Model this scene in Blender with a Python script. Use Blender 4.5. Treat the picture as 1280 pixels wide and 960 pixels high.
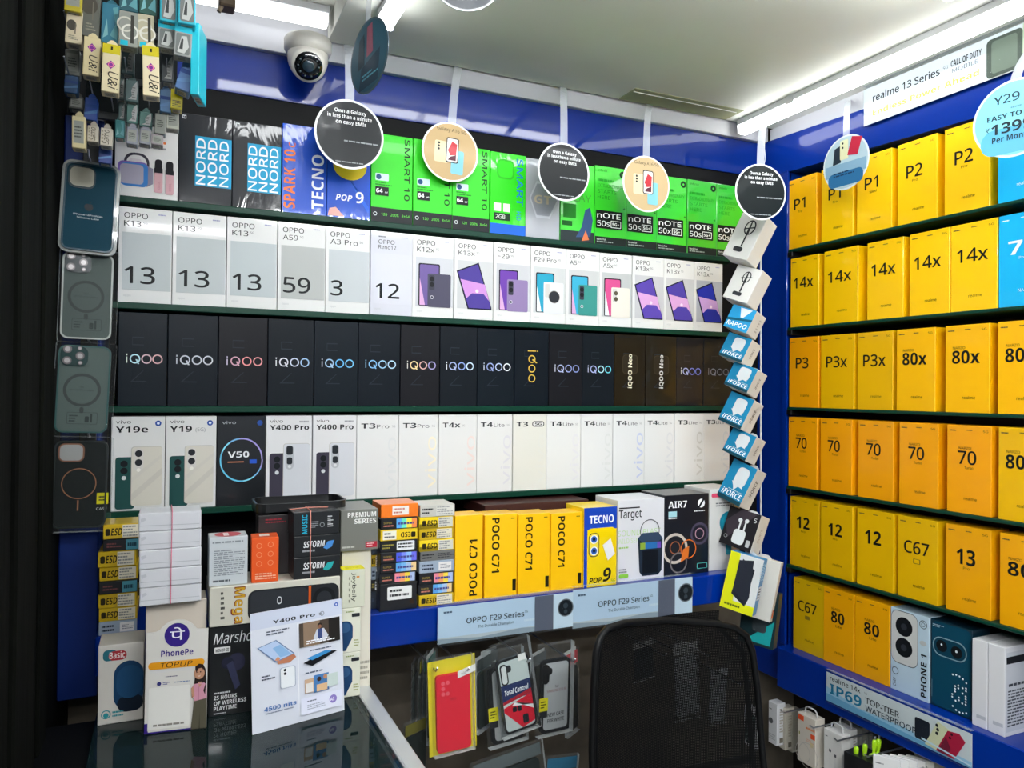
import bpy, math, random
from mathutils import Vector, Matrix

for _o in list(bpy.data.objects):
    bpy.data.objects.remove(_o, do_unlink=True)
SC = bpy.context.scene
COL = SC.collection
random.seed(7)

# ------------------------------------------------------------------ camera, world, exposure
CAMZ = 1.42                       # eye height above the shop floor
FPX = 949.27
YAW, PIT, ROL = [math.radians(a) for a in (24.53, 0.44, 0.527)]
_W = Vector((math.sin(YAW)*math.cos(PIT), math.cos(YAW)*math.cos(PIT), math.sin(PIT)))
_R0 = Vector((math.cos(YAW), -math.sin(YAW), 0))
_U0 = _R0.cross(_W)
_R = _R0*math.cos(ROL) + _U0*math.sin(ROL)
_U = _U0*math.cos(ROL) - _R0*math.sin(ROL)
cam = bpy.data.cameras.new('camera')
cam.sensor_width = 36.0
cam.lens = 36.0*FPX/1280.0
cam.clip_start = 0.02
cam_ob = bpy.data.objects.new('camera', cam)
COL.objects.link(cam_ob)
_m = Matrix((_R, _U, -_W)).transposed().to_4x4()
_m.translation = Vector((0, 0, CAMZ))
cam_ob.matrix_world = _m
SC.camera = cam_ob

world = bpy.data.worlds.new('world'); SC.world = world
world.use_nodes = True
world.node_tree.nodes['Background'].inputs[0].default_value = (0.75, 0.85, 1.0, 1)
world.node_tree.nodes['Background'].inputs[1].default_value = 0.18
SC.view_settings.view_transform = 'Standard'
SC.view_settings.look = 'None'
SC.view_settings.gamma = 1.0
SC.view_settings.use_curve_mapping = False
SC.view_settings.exposure = 0.2
TUBE = 9.0                        # brightness of the tube lights near the shelves
TUBE_FILL = 130.0                 # and of the fill tubes added out of view to brighten the fronts

def ray(px, py): return _W + _R*((px-640)/FPX) + _U*((480-py)/FPX)
def onY(px, py, Y): d = ray(px, py); p = d*(Y/d.y); return Vector((p.x, p.y, p.z+CAMZ))
def onX(px, py, X): d = ray(px, py); p = d*(X/d.x); return Vector((p.x, p.y, p.z+CAMZ))
def onZ(px, py, z): d = ray(px, py); p = d*((z-CAMZ)/d.z); return Vector((p.x, p.y, p.z+CAMZ))
def Zc(z): return z + CAMZ        # heights below are measured from the eye line

# ------------------------------------------------------------------ materials
def lin(h):
    h = h.lstrip('#')
    out = []
    for i in (0, 2, 4):
        c = int(h[i:i+2], 16)/255
        out.append(c/12.92 if c <= .04045 else ((c+.055)/1.055)**2.4)
    return tuple(out)+(1,)
_mats = {}
def mat(h, rough=.5, coat=0, metal=0, film=False, emit=0, alpha=1, spec=.5):
    key = (h, rough, coat, metal, film, emit, alpha, spec)
    if key in _mats: return _mats[key]
    m = bpy.data.materials.new('surface_'+h.lstrip('#')); m.use_nodes = True
    nt = m.node_tree; b = nt.nodes['Principled BSDF']
    b.inputs['Base Color'].default_value = lin(h)
    b.inputs['Roughness'].default_value = rough
    b.inputs['Metallic'].default_value = metal
    b.inputs['Coat Weight'].default_value = coat
    b.inputs['Coat Roughness'].default_value = .04
    b.inputs['Specular IOR Level'].default_value = spec
    b.inputs['Alpha'].default_value = alpha
    if emit:
        b.inputs['Emission Color'].default_value = (.955, .985, 1, 1)
        b.inputs['Emission Strength'].default_value = emit
    if film:                      # crinkled shrink wrap over the print
        b.inputs['Coat Weight'].default_value = .5; b.inputs['Specular IOR Level'].default_value = .12
        b.inputs['Coat Roughness'].default_value = .05
        tc = nt.nodes.new('ShaderNodeTexCoord')
        mp = nt.nodes.new('ShaderNodeMapping'); mp.inputs['Scale'].default_value = (1, 1, .35)
        n = nt.nodes.new('ShaderNodeTexNoise'); n.inputs['Scale'].default_value = 28; n.inputs['Detail'].default_value = 3
        n.inputs['Distortion'].default_value = .8
        oi = nt.nodes.new('ShaderNodeObjectInfo')
        ad = nt.nodes.new('ShaderNodeVectorMath'); ad.operation = 'ADD'
        bp = nt.nodes.new('ShaderNodeBump'); bp.inputs['Strength'].default_value = .35; bp.inputs['Distance'].default_value = .004
        nt.links.new(tc.outputs['Object'], ad.inputs[0]); nt.links.new(oi.outputs['Location'], ad.inputs[1])
        nt.links.new(ad.outputs[0], mp.inputs[0])
        nt.links.new(mp.outputs[0], n.inputs['Vector']); nt.links.new(n.outputs['Fac'], bp.inputs['Height'])
        nt.links.new(bp.outputs[0], b.inputs['Coat Normal'])
    _mats[key] = m
    return m
def noisy(name, h1, h2, scale=6, rough=.7, stretch=(1, 1, 1), bump=0, coat=0, spec=.4):
    m = bpy.data.materials.new(name); m.use_nodes = True
    nt = m.node_tree; b = nt.nodes['Principled BSDF']; b.inputs['Roughness'].default_value = rough
    b.inputs['Coat Weight'].default_value = coat; b.inputs['Coat Roughness'].default_value = .08; b.inputs['Specular IOR Level'].default_value = spec
    tc = nt.nodes.new('ShaderNodeTexCoord'); mp = nt.nodes.new('ShaderNodeMapping'); mp.inputs['Scale'].default_value = stretch
    n = nt.nodes.new('ShaderNodeTexNoise'); n.inputs['Scale'].default_value = scale; n.inputs['Detail'].default_value = 6
    r = nt.nodes.new('ShaderNodeValToRGB'); r.color_ramp.elements[0].color = lin(h1); r.color_ramp.elements[1].color = lin(h2)
    r.color_ramp.elements[0].position = .3; r.color_ramp.elements[1].position = .7
    nt.links.new(tc.outputs['Object'], mp.inputs[0]); nt.links.new(mp.outputs[0], n.inputs['Vector'])
    nt.links.new(n.outputs['Fac'], r.inputs[0]); nt.links.new(r.outputs[0], b.inputs['Base Color'])
    if bump:
        bp = nt.nodes.new('ShaderNodeBump'); bp.inputs['Strength'].default_value = bump; bp.inputs['Distance'].default_value = .01
        nt.links.new(n.outputs['Fac'], bp.inputs['Height']); nt.links.new(bp.outputs[0], b.inputs['Normal'])
    return m
def glassy(name, h, alpha_mix=.25, rough=.03, crinkle=0, facing=.35, scale=45, gain=.8, ior=1.5):
    """thin clear plastic or glass: mostly see-through, glossy where it catches the lamps"""
    m = bpy.data.materials.new(name); m.use_nodes = True
    nt = m.node_tree; nt.nodes.clear()
    o = nt.nodes.new('ShaderNodeOutputMaterial'); mx = nt.nodes.new('ShaderNodeMixShader')
    t = nt.nodes.new('ShaderNodeBsdfTransparent'); p = nt.nodes.new('ShaderNodeBsdfPrincipled')
    t.inputs[0].default_value = (.97, .985, .98, 1)
    p.inputs['Base Color'].default_value = lin(h); p.inputs['Roughness'].default_value = rough
    p.inputs['Specular IOR Level'].default_value = .5; p.inputs['IOR'].default_value = ior
    lw = nt.nodes.new('ShaderNodeLayerWeight'); lw.inputs['Blend'].default_value = facing
    ad = nt.nodes.new('ShaderNodeMath'); ad.operation = 'MULTIPLY_ADD'; ad.use_clamp = True
    ad.inputs[1].default_value = gain; ad.inputs[2].default_value = alpha_mix
    nt.links.new(lw.outputs['Fresnel'], ad.inputs[0]); nt.links.new(ad.outputs[0], mx.inputs[0])
    nt.links.new(t.outputs[0], mx.inputs[1]); nt.links.new(p.outputs[0], mx.inputs[2]); nt.links.new(mx.outputs[0], o.inputs[0])
    if crinkle:
        tc = nt.nodes.new('ShaderNodeTexCoord'); n = nt.nodes.new('ShaderNodeTexNoise'); n.inputs['Scale'].default_value = scale
        n.inputs['Detail'].default_value = 4; n.inputs['Distortion'].default_value = 1.2
        bp = nt.nodes.new('ShaderNodeBump'); bp.inputs['Strength'].default_value = crinkle; bp.inputs['Distance'].default_value = .006
        nt.links.new(tc.outputs['Object'], n.inputs['Vector']); nt.links.new(n.outputs['Fac'], bp.inputs['Height'])
        nt.links.new(bp.outputs[0], p.inputs['Normal'])
    return m
BLUE = mat('#002a88', .3, .4, spec=.1)
BLACKWALL = mat('#040506', .6, spec=.2)
CLEAR = glassy('clear_acrylic', '#dfe8f2', .0, .03, 0, .10, gain=.3)
STRIPP = glassy('clear_plastic_strip', '#e6eaf0', .42, .2, .3)
BAG = glassy('clear_film_bag', '#d8dcde', .012, .07, 1.0, .15, gain=.7)
METAL = mat('#b9bcc0', .3, 0, .9)
WHITEP = mat('#e9eaec', .4)

# ------------------------------------------------------------------ lettering cache (built-in font)
_txt = {}
def sans(s, bold):
    # plain upright sans letterforms (the built-in font's mathematical sans alphabet)
    A, a, n = (0x1D5D4, 0x1D5EE, 0x1D7EC) if bold >= .015 else (0x1D5A0, 0x1D5BA, 0x1D7E2)
    o = ''
    for c in s:
        if 'A' <= c <= 'Z': o += chr(A+ord(c)-65)
        elif 'a' <= c <= 'z': o += chr(a+ord(c)-97)
        elif '0' <= c <= '9': o += chr(n+ord(c)-48)
        else: o += c
    return o
def glyphs(s, bold=0.0):
    s = sans(s, bold); bold = 0
    k = (s, bold)
    if k in _txt: return _txt[k]
    cu = bpy.data.curves.new('lettering', 'FONT'); cu.body = s
    cu.dimensions = '2D'; cu.fill_mode = 'FRONT'; cu.resolution_u = 3; cu.offset = bold
    ob = bpy.data.objects.new('lettering', cu); COL.objects.link(ob)
    dg = bpy.context.evaluated_depsgraph_get(); dg.update()
    me = bpy.data.meshes.new_from_object(ob.evaluated_get(dg))
    vs = [(v.co.x, v.co.y) for v in me.vertices]; fs = [tuple(p.vertices) for p in me.polygons]
    bpy.data.objects.remove(ob); bpy.data.curves.remove(cu); bpy.data.meshes.remove(me)
    x0 = min([v[0] for v in vs] or [0]); x1 = max([v[0] for v in vs] or [1])
    vs = [((x-x0)/.729, y/.729) for x, y in vs]
    _txt[k] = (vs, fs, (x1-x0)/.729)
    return _txt[k]

class Fr:                         # a printed face: origin, right, up; n points out of the face
    def __init__(s, o, eu, ev): s.o = Vector(o); s.eu = Vector(eu); s.ev = Vector(ev); s.n = s.eu.cross(s.ev)
    def at(s, u, v, k=0): return s.o + s.eu*u + s.ev*v + s.n*k

class MB:                         # collects faces with materials and links them as ONE mesh object
    def __init__(s): s.v = []; s.f = []; s.mi = []; s.sm = []; s.m = []
    def slot(s, m):
        if m not in s.m: s.m.append(m)
        return s.m.index(m)
    def add(s, vs, fs, m, smooth=False):
        b = len(s.v); i = s.slot(m); s.v += [tuple(x) for x in vs]
        for f in fs: s.f.append([b+j for j in f]); s.mi.append(i); s.sm.append(smooth)
    def box(s, x0, x1, y0, y1, z0, z1, m, c=.0, M=None):
        """box with small chamfers"""
        c = min(c, abs(x1-x0)*.45, abs(y1-y0)*.45, abs(z1-z0)*.45)
        if c <= 0:
            vs = [Vector((x, y, z)) for x in (x0, x1) for y in (y0, y1) for z in (z0, z1)]
            fs = [(0, 1, 3, 2), (4, 6, 7, 5), (0, 4, 5, 1), (2, 3, 7, 6), (0, 2, 6, 4), (1, 5, 7, 3)]
        else:
            vs = []; idx = {}
            lo = (x0, y0, z0); hi = (x1, y1, z1)
            for sx in (0, 1):
                for sy in (0, 1):
                    for sz in (0, 1):
                        sg = (sx, sy, sz)
                        for a in range(3):
                            p = [hi[k] if sg[k] else lo[k] for k in range(3)]
                            for k in range(3):
                                if k != a: p[k] += -c if sg[k] else c
                            idx[(sg, a)] = len(vs); vs.append(Vector(p))
            fs = []
            def setb(t, i, val): t = list(t); t[i] = val; return tuple(t)
            for a in range(3):
                b1, b2 = [k for k in range(3) if k != a]
                for sv in (0, 1):
                    q = []
                    for (p1, p2) in ((0, 0), (1, 0), (1, 1), (0, 1)):
                        sg = [0, 0, 0]; sg[a] = sv; sg[b1] = p1; sg[b2] = p2; q.append(idx[(tuple(sg), a)])
                    fs.append(q)
                for p1 in (0, 1):
                    for p2 in (0, 1):
                        sg = [0, 0, 0]; sg[b1] = p1; sg[b2] = p2
                        s0 = setb(sg, a, 0); s1 = setb(sg, a, 1)
                        fs.append([idx[(s0, b1)], idx[(s1, b1)], idx[(s1, b2)], idx[(s0, b2)]])
            for sx in (0, 1):
                for sy in (0, 1):
                    for sz in (0, 1): fs.append([idx[((sx, sy, sz), a)] for a in range(3)])
            cen = Vector(((x0+x1)/2, (y0+y1)/2, (z0+z1)/2)); g = []
            for f in fs:
                n = (vs[f[1]]-vs[f[0]]).cross(vs[f[2]]-vs[f[0]])
                mid = sum((vs[i] for i in f), Vector())/len(f)-cen
                g.append(f if n.dot(mid) > 0 else list(reversed(f)))
            fs = g
        if M is not None: vs = [M @ v for v in vs]
        s.add(vs, fs, m)
    def poly(s, fr, pts, m, k=.0003): s.add([fr.at(u, v, k) for u, v in pts], [list(range(len(pts)))], m)
    def prism(s, fr, pts, k0, k1, m, smooth_side=True):
        n = len(pts)
        a = sum(pts[i][0]*pts[(i+1) % n][1]-pts[(i+1) % n][0]*pts[i][1] for i in range(n))
        if a < 0: pts = list(reversed(pts))
        s.add([fr.at(u, v, k1) for u, v in pts], [list(range(n))], m)
        s.add([fr.at(u, v, k0) for u, v in pts], [list(reversed(range(n)))], m)
        s.add([fr.at(u, v, k0) for u, v in pts]+[fr.at(u, v, k1) for u, v in pts],
              [[i, (i+1) % n, n+(i+1) % n, n+i] for i in range(n)], m, smooth_side and n > 12)
    def tube(s, path, r, m, n=8, closed=False, cap=True):
        path = [Vector(p) for p in path]; rings = []; L = len(path); up = None
        for i, p in enumerate(path):
            a = path[i-1] if (i or closed) else p; b = path[(i+1) % L] if (i < L-1 or closed) else p
            t = (b-a).normalized()
            if up is None: up = Vector((0, 0, 1)) if abs(t.z) < .9 else Vector((1, 0, 0))
            x = t.cross(up).normalized(); y = x.cross(t).normalized(); up = y
            rr = r[i] if isinstance(r, (list, tuple)) else r
            rings.append([p+x*math.cos(2*math.pi*j/n)*rr+y*math.sin(2*math.pi*j/n)*rr for j in range(n)])
        vs = [v for q in rings for v in q]; fs = []
        for i in range(L if closed else L-1):
            for j in range(n):
                a, b = i*n, ((i+1) % L)*n
                fs.append([a+j, a+(j+1) % n, b+(j+1) % n, b+j])
        s.add(vs, fs, m, True)
        if cap and not closed:
            s.add(rings[0], [list(range(n))], m); s.add(rings[-1], [list(reversed(range(n)))], m)
    def lathe(s, prof, m, n=32, M=None):
        vs = []; fs = []
        for r, z in prof:
            for j in range(n):
                v = Vector((r*math.cos(2*math.pi*j/n), r*math.sin(2*math.pi*j/n), z)); vs.append(M @ v if M is not None else v)
        for i in range(len(prof)-1):
            for j in range(n): fs.append([i*n+j, i*n+(j+1) % n, (i+1)*n+(j+1) % n, (i+1)*n+j])
        s.add(vs, fs, m, True)
    def text(s, fr, t, u, v, size, m, al='l', rot=0, wd=None, bold=0, k=.0004, sx=1, shear=0):
        vs, fs, w = glyphs(t, bold)
        if not vs: return
        if wd: sx = wd/(w*size)
        W = w*size*sx; off = {'l': 0, 'c': -W/2, 'r': -W}[al]
        ca, sa = math.cos(math.radians(rot)), math.sin(math.radians(rot)); q = []
        for x, y in vs:
            a = off+(x+shear*y)*size*sx; b = y*size
            q.append(fr.at(u+a*ca-b*sa, v+a*sa+b*ca, k))
        s.add(q, fs, m)
        if 0 < bold < .015:       # a slightly heavier stroke
            for i, (a, b) in enumerate(((.02, 0), (-.02, 0), (0, .015), (0, -.015))):
                d = (fr.eu*a+fr.ev*b)*size+fr.n*(.000015*(i+1)); s.add([p+d for p in q], fs, m)
    def build(s, name, parent=None, M=None):
        me = bpy.data.meshes.new(name); me.from_pydata(s.v, [], s.f)
        for m in s.m: me.materials.append(m)
        me.polygons.foreach_set('material_index', s.mi); me.polygons.foreach_set('use_smooth', s.sm)
        me.update()
        o = bpy.data.objects.new(name, me); COL.objects.link(o)
        if parent: o.parent = parent
        if M is not None: o.matrix_local = M
        return o

def tag(o, label, cat, group=None):
    o['label'] = label; o['category'] = cat
    if group: o['group'] = group
    return o
def thing(name, label, cat, M=None, group=None):
    o = bpy.data.objects.new(name, None); o.empty_display_size = .02; COL.objects.link(o)
    if M is not None: o.matrix_local = M
    return tag(o, label, cat, group)
def struct(name, mb):
    o = mb.build(name); o['kind'] = 'structure'; return o
def TR(x, y, z, rz=0, ry=0, rx=0):
    return Matrix.Translation((x, y, z)) @ Matrix.Rotation(math.radians(rz), 4, 'Z') @ Matrix.Rotation(math.radians(ry), 4, 'Y') @ Matrix.Rotation(math.radians(rx), 4, 'X')

def circ(cx, cy, rx, ry=None, n=28, a0=0, a1=360):
    ry = rx if ry is None else ry
    full = abs(a1-a0) >= 360
    q = n if full else n-1
    return [(cx+rx*math.cos(math.radians(a0+(a1-a0)*i/q)), cy+ry*math.sin(math.radians(a0+(a1-a0)*i/q))) for i in range(n)]
def rrect(x0, y0, x1, y1, r, n=6):
    r = min(r, abs(x1-x0)*.499, abs(y1-y0)*.499); p = []
    for cx, cy, a in ((x1-r, y1-r, 0), (x0+r, y1-r, 90), (x0+r, y0+r, 180), (x1-r, y0+r, 270)):
        p += circ(cx, cy, r, r, n, a, a+90)
    return p

def put(mb, fr, w, h, prints, k0=.0003, sheen=None):
    """prints on a face; u in widths, v in heights; lengths given as r or size are in heights"""
    kw = sheen or {}
    for i, p in enumerate(prints):
        k = k0+i*.00009; c = p[0]
        M_ = lambda h_: (h_ if not isinstance(h_, str) else mat(h_, **({'rough': .45, 'spec': .18} | kw)))
        if c == 'r': mb.poly(fr, [(p[1]*w, p[2]*h), (p[3]*w, p[2]*h), (p[3]*w, p[4]*h), (p[1]*w, p[4]*h)], M_(p[5]), k)
        elif c == 'rr': mb.poly(fr, rrect(p[1]*w, p[2]*h, p[3]*w, p[4]*h, p[5]*h), M_(p[6]), k)
        elif c == 'e': mb.poly(fr, circ(p[1]*w, p[2]*h, p[3]*h, (p[5] if len(p) > 5 else p[3])*h), M_(p[4]), k)
        elif c == 'o':            # ring
            n = 36; a = circ(p[1]*w, p[2]*h, p[3]*h, None, n); b = circ(p[1]*w, p[2]*h, (p[3]-p[4])*h, None, n)
            mb.add([fr.at(u, v, k) for u, v in a+b], [[j, (j+1) % n, n+(j+1) % n, n+j] for j in range(n)], M_(p[5]))
        elif c == 'p': mb.poly(fr, [(u*w, v*h) for u, v in p[1]], M_(p[2]), k)
        elif c == 't':
            o = p[6] if len(p) > 6 else {}
            o = dict(o)
            if 'wd' in o: o['wd'] *= (h if abs(o.get('rot', 0)) == 90 else w)
            mb.text(fr, p[1], p[2]*w, p[3]*h, p[4]*h, M_(p[5]), k=k, **o)
        elif c == 'L':            # a block of lines of fine print
            u0, v0, u1, v1, n = p[1:6]; rg = random.Random(n*7+int(u0*100)); dv = (v1-v0)/n
            for j in range(n):
                u = u0; b = v1-dv*(j+.75); end = u1-(u1-u0)*rg.choice((0, .05, .2, .4))
                while u < end:
                    l = (u1-u0)*rg.uniform(.06, .2); e = min(u+l, end)
                    mb.poly(fr, [(u*w, b*h), (e*w, b*h), (e*w, (b+dv*.5)*h), (u*w, (b+dv*.5)*h)], M_(p[6]), k); u = e+(u1-u0)*.025

def faces(w, d, h):
    return {'f': (Fr((-w/2, 0, 0), (1, 0, 0), (0, 0, 1)), w, h), 'r': (Fr((w/2, 0, 0), (0, 1, 0), (0, 0, 1)), d, h),
            'l': (Fr((-w/2, d, 0), (0, -1, 0), (0, 0, 1)), d, h), 't': (Fr((-w/2, 0, h), (1, 0, 0), (0, 1, 0)), w, d),
            'b': (Fr((-w/2, d, 0), (1, 0, 0), (0, -1, 0)), w, d)}
def carton(name, w, d, h, m, prints, M, label, cat='box', group=None, extra=None, c=.0008, sheen=None):
    """a box standing on its base; front at y=0 facing -y"""
    mb = MB()
    if isinstance(m, str): m = mat(m, .45, .12, spec=.3)
    mb.box(-w/2, w/2, 0, d, 0, h, m, c)
    F = faces(w, d, h)
    put(mb, F['f'][0], w, h, prints, sheen=sheen)
    for k, pr in (extra or {}).items(): put(mb, F[k][0], F[k][1], F[k][2], pr, sheen=sheen)
    return tag(mb.build(name, None, M), label, cat, group)
ORD = ['first', 'second', 'third', 'fourth', 'fifth', 'sixth', 'seventh', 'eighth', 'ninth', 'tenth', 'eleventh', 'twelfth', 'thirteenth', 'fourteenth', 'fifteenth', 'sixteenth', 'seventeenth']
# ------------------------------------------------------------------ the room
YF, XF = 1.46, 1.45               # front planes of the boxes on the back wall and on the right wall
b = MB(); b.box(-1.3, 1.8, -1.7, 1.8, -.05, 0, noisy('floor_tiles', '#cfcfcd', '#dad9d6', 5, .45)); struct('floor', b)
b = MB(); b.box(-.6, 1.75, 1.60, 1.75, 0, Zc(.80), noisy('grey_plaster', '#453f37', '#665d50', 9, .85, (1, 1, 1), .2)); struct('wall_back', b)
b = MB(); b.box(1.60, 1.75, -.8, 1.60, 0, Zc(.80), noisy('dark_brown_board', '#15110d', '#231b13', 7, .5)); struct('wall_right', b)
wl = noisy('shade_toned_boards', '#040504', '#0e100c', 5, .9, (1, 6, .5), .15, 0, .08)  # near-black tone carries the shade of the unlit left side
b = MB()
b.box(-.30, -.155, .35, 1.60, 0, Zc(.80), wl, .003)
b.box(-.158, -.148, 1.0, 1.14, 0, Zc(.80), wl, .003); b.box(-.158, -.150, 1.20, 1.27, 0, Zc(.80), wl, .003)
struct('wall_left', b)
ceil_m = noisy('ceiling_paint', '#dcdcd0', '#e6e6de', 3, .55)
b = MB(); b.box(.29, 1.60, -1.6, 1.548, Zc(.70), Zc(.80), ceil_m, .001); b.box(-.30, .29, -1.6, 1.56, Zc(.745), Zc(.80), ceil_m); b.box(-1.2, -.30, -1.6, .30, Zc(.745), Zc(.80), ceil_m); struct('ceiling', b)
b = MB(); b.box(.98, 1.30, 1.475, 1.545, Zc(.6985), Zc(.702), mat('#9a9c78', .7)); b.box(.985, 1.29, 1.490, 1.492, Zc(.697), Zc(.70), mat('#dfe0d8', .5)); struct('trim_1', b)
b = MB(); b.box(-.155, 1.455, 1.557, 1.60, Zc(.664), Zc(.745), mat('#cfcfd4', .6), .001)
b.box(1.462, 1.60, -.8, 1.557, Zc(.655), Zc(.70), mat('#cfcfd4', .6)); struct('trim_2', b)
# blue laminate valances above the shelves
b = MB(); b.prism(Fr((-.155, 1.57, CAMZ), (0, 1, 0), (0, 0, 1)), [(.0105, .578), (.03, .578), (.03, .664), (0, .664)], 0, 1.605, BLUE, False); struct('trim_3', b)
b = MB(); fr = Fr((1.45, 1.57, CAMZ), (0, -1, 0), (0, 0, 1))
b.prism(fr, [(0, .567), (.09, .567), (.62, .545), (2.2, .48), (2.2, .62), (.32, .652), (0, .667)], -.15, 0, BLUE, False); struct('trim_4', b)
# black back panel behind the boxes of the back wall, blue side boards of the two shelf units
b = MB(); b.box(-.095, 1.45, 1.585, 1.60, Zc(-.46), Zc(.578), BLACKWALL); struct('trim_5', b)
b = MB(); b.box(1.452, 1.60, 1.478, 1.60, Zc(-.745), Zc(.57), BLUE, .002); b.box(1.447, 1.46, 1.478, 1.494, Zc(-.645), Zc(.57), BLUE, .001); struct('trim_6', b)
b = MB(); b.box(-.154, -.097, 1.42, 1.60, Zc(-.51), Zc(.44), mat('#05266c', .5, .1, spec=.3), .002); struct('trim_7', b)  # same blue laminate, its shade put into a darker base colour

# ------------------------------------------------------------------ tube lights
GLOW = mat('#ffffff', .4, emit=TUBE)
GLOW_FILL = mat('#fffffe', .4, emit=TUBE_FILL)  # strong emission for the added fill tubes
GLOW_S = mat('#fffffd', .4, emit=TUBE*.25)
GLOW_M = mat('#fffffc', .4, emit=30)
ALU = mat('#c9cacd', .4, 0, .3)
def tube_light(p0, p1, label, w=.03, zc=.70, clips=(.15, .6), glow=None):
    a, c = Vector(p0), Vector(p1); L = (c-a).length; ang = math.degrees(math.atan2((c-a).y, (c-a).x))
    t = thing('tube_light', label, 'light', TR(a.x, a.y, Zc(zc), ang), 'tube lights on the ceiling')
    m = MB(); m.box(0, L, -w*.5, w*.5, -.016, 0, ALU, .002); m.box(0, L, -w*.36, w*.36, -.019, -.016, ALU); m.build('housing', t)
    m = MB(); f = Fr((0.002, 0, 0), (0, 1, 0), (0, 0, 1))
    m.prism(Fr((0, 0, 0), (0, 1, 0), (0, 0, 1)), [(-w*.5, -.0165), (-w*.5, -.0195), (-w*.33, -.037), (w*.33, -.037), (w*.5, -.0195), (w*.5, -.0165)], .003, L-.003, glow or GLOW, False); m.build('diffuser', t)
    for e in (0, L-.003):
        m = MB(); m.box(e, e+.003, -w*.5, w*.5, -.036, 0, mat('#d4d4d6', .5), .001); m.build('end_cap', t)
    for q in clips:
        m = MB(); m.box(L*q-.012, L*q+.012, -w*.56, -w*.5, -.020, 0, ALU); m.box(L*q-.012, L*q+.012, w*.5, w*.56, -.020, 0, ALU); m.build('mounting_clip', t)
    return t
tube_light((1.345, 1.535, 0), (1.345, .02, 0), 'long lit tube light on the ceiling above the yellow boxes', clips=(.12, .6))
tube_light((.363, 1.375, 0), (.363, .1, 0), 'lit tube light behind the edge-on hanging disc at the top edge', clips=(.3, .8))
tube_light((-.14, 1.505, 0), (.283, 1.505, 0), 'short lit tube light along the ceiling above the security camera', zc=.745, clips=(.2,), glow=GLOW_S)
tube_light((.12, .85, 0), (1.20, .85, 0), 'tube light across the ceiling nearer the doorway', clips=(.3, .7), glow=GLOW_M)
tube_light((.32, -.25, 0), (1.2, -.25, 0), 'added fill tube light, out of view just behind the doorway line', clips=(.3, .7), glow=GLOW_FILL)  # this and the next three are unseen lamps added as fill
tube_light((-1.15, -.12, 0), (-.34, -.12, 0), 'added fill tube light outside the left board wall, brightening the yellow boxes', zc=.745, clips=(.3, .7), glow=GLOW_FILL)  # added to lift the boxes on the right wall
tube_light((-1.05, -.85, 0), (.26, -.85, 0), 'added fill tube light, out of view farther back from the shelves', zc=.745, clips=(.3, .7), glow=GLOW_FILL)
tube_light((-1.05, -1.4, 0), (.26, -1.4, 0), 'added fill tube light, out of view farthest back from the shelves', zc=.745, clips=(.3, .7), glow=GLOW_FILL)

# ------------------------------------------------------------------ glass shelves, ledges, counter
GLASS_E = mat('#06382a', .4, 0, spec=.2)
def glass_shelf(box, label, group, clips):
    x0, x1, y0, y1, zt, th = box
    t = thing('glass_shelf', label, 'shelf', TR(0, 0, 0), group)
    m = MB(); m.box(x0, x1, y0, y1, Zc(zt)-th, Zc(zt), GLASS_E, .0012); m.build('glass_panel', t)
    for (cx, cy, dx, dy) in clips:
        m = MB(); m.box(cx, cx+dx, cy, cy+dy, Zc(zt)-th-.012, Zc(zt)-th, mat('#16181a', .4, 0, .5), .001); m.build('bracket', t)
names = ['top', 'second', 'third', 'bottom']
ZA = [.3268, .1443, -.0342, -.2144]
for nm, z in zip(names, ZA):
    glass_shelf((-.095, 1.262, YF-.004, 1.584, z, .0112), f'dark green glass shelf, {nm} of the four on the back wall', 'glass shelves on the back wall', [(-.095, 1.48, .012, .10), (1.23, 1.48, .012, .10)])
ZB = [.3648, .1654, -.0375, -.2382, -.4380]
for nm, z in zip(['first', 'second', 'third', 'fourth', 'fifth'], ZB):
    glass_shelf((XF-.004, 1.598, -.25, 1.474, z, .007), f'thin glass shelf on the right wall, {nm} one from the top', 'glass shelves on the right wall', [(XF-.006, 1.458, .12, .016), (XF+.01, .6, .12, .016)])
GLZ = -.392
m = MB(); m.box(.06, 1.165, 1.30, 1.584, Zc(GLZ-.061), Zc(GLZ), BLUE, .002); m.box(-.095, .06, 1.345, 1.584, Zc(GLZ-.061), Zc(GLZ), BLUE, .002)
tag(m.build('display_ledge'), 'deep blue ledge under the back-wall shelves carrying yellow boxes', 'ledge')
BLZ = -.645
m = MB(); m.box(1.42, 1.599, -.25, 1.477, Zc(BLZ-.10), Zc(BLZ), BLUE, .002)
tag(m.build('display_ledge'), 'deep blue ledge under the right-wall shelves with waterproof-phone banner', 'ledge')
# glass display counter at the lower left
CZ = -.49
t = thing('display_counter', 'glass-topped display counter with pale metal edge, lower left', 'counter', TR(0, 0, 0))
m = MB(); m.box(-.088, .286, .25, 1.296, Zc(CZ)-.008, Zc(CZ), glassy('counter_glass', '#1c3032', .30, .02, 0, .45, ior=1.7), .001); m.build('glass_top', t)
FRM = mat('#c3c7c8', .3, .2, .3)
m = MB(); m.box(.287, .312, .25, 1.298, Zc(CZ)-.022, Zc(CZ)+.0015, FRM, .002); m.box(.279, .287, .25, 1.296, Zc(CZ)-.022, Zc(CZ)-.008, FRM, .001); m.build('edge_frame', t)
m = MB(); m.box(-.085, .305, .27, 1.29, Zc(-.80), Zc(-.79), mat('#1b2a2b', .4)); m.build('inner_shelf', t)
m = MB(); m.box(.298, .308, .25, 1.298, Zc(-.80), Zc(CZ)-.022, glassy('side_glass', '#20393a', .12)); m.build('side_glass', t)
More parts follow.
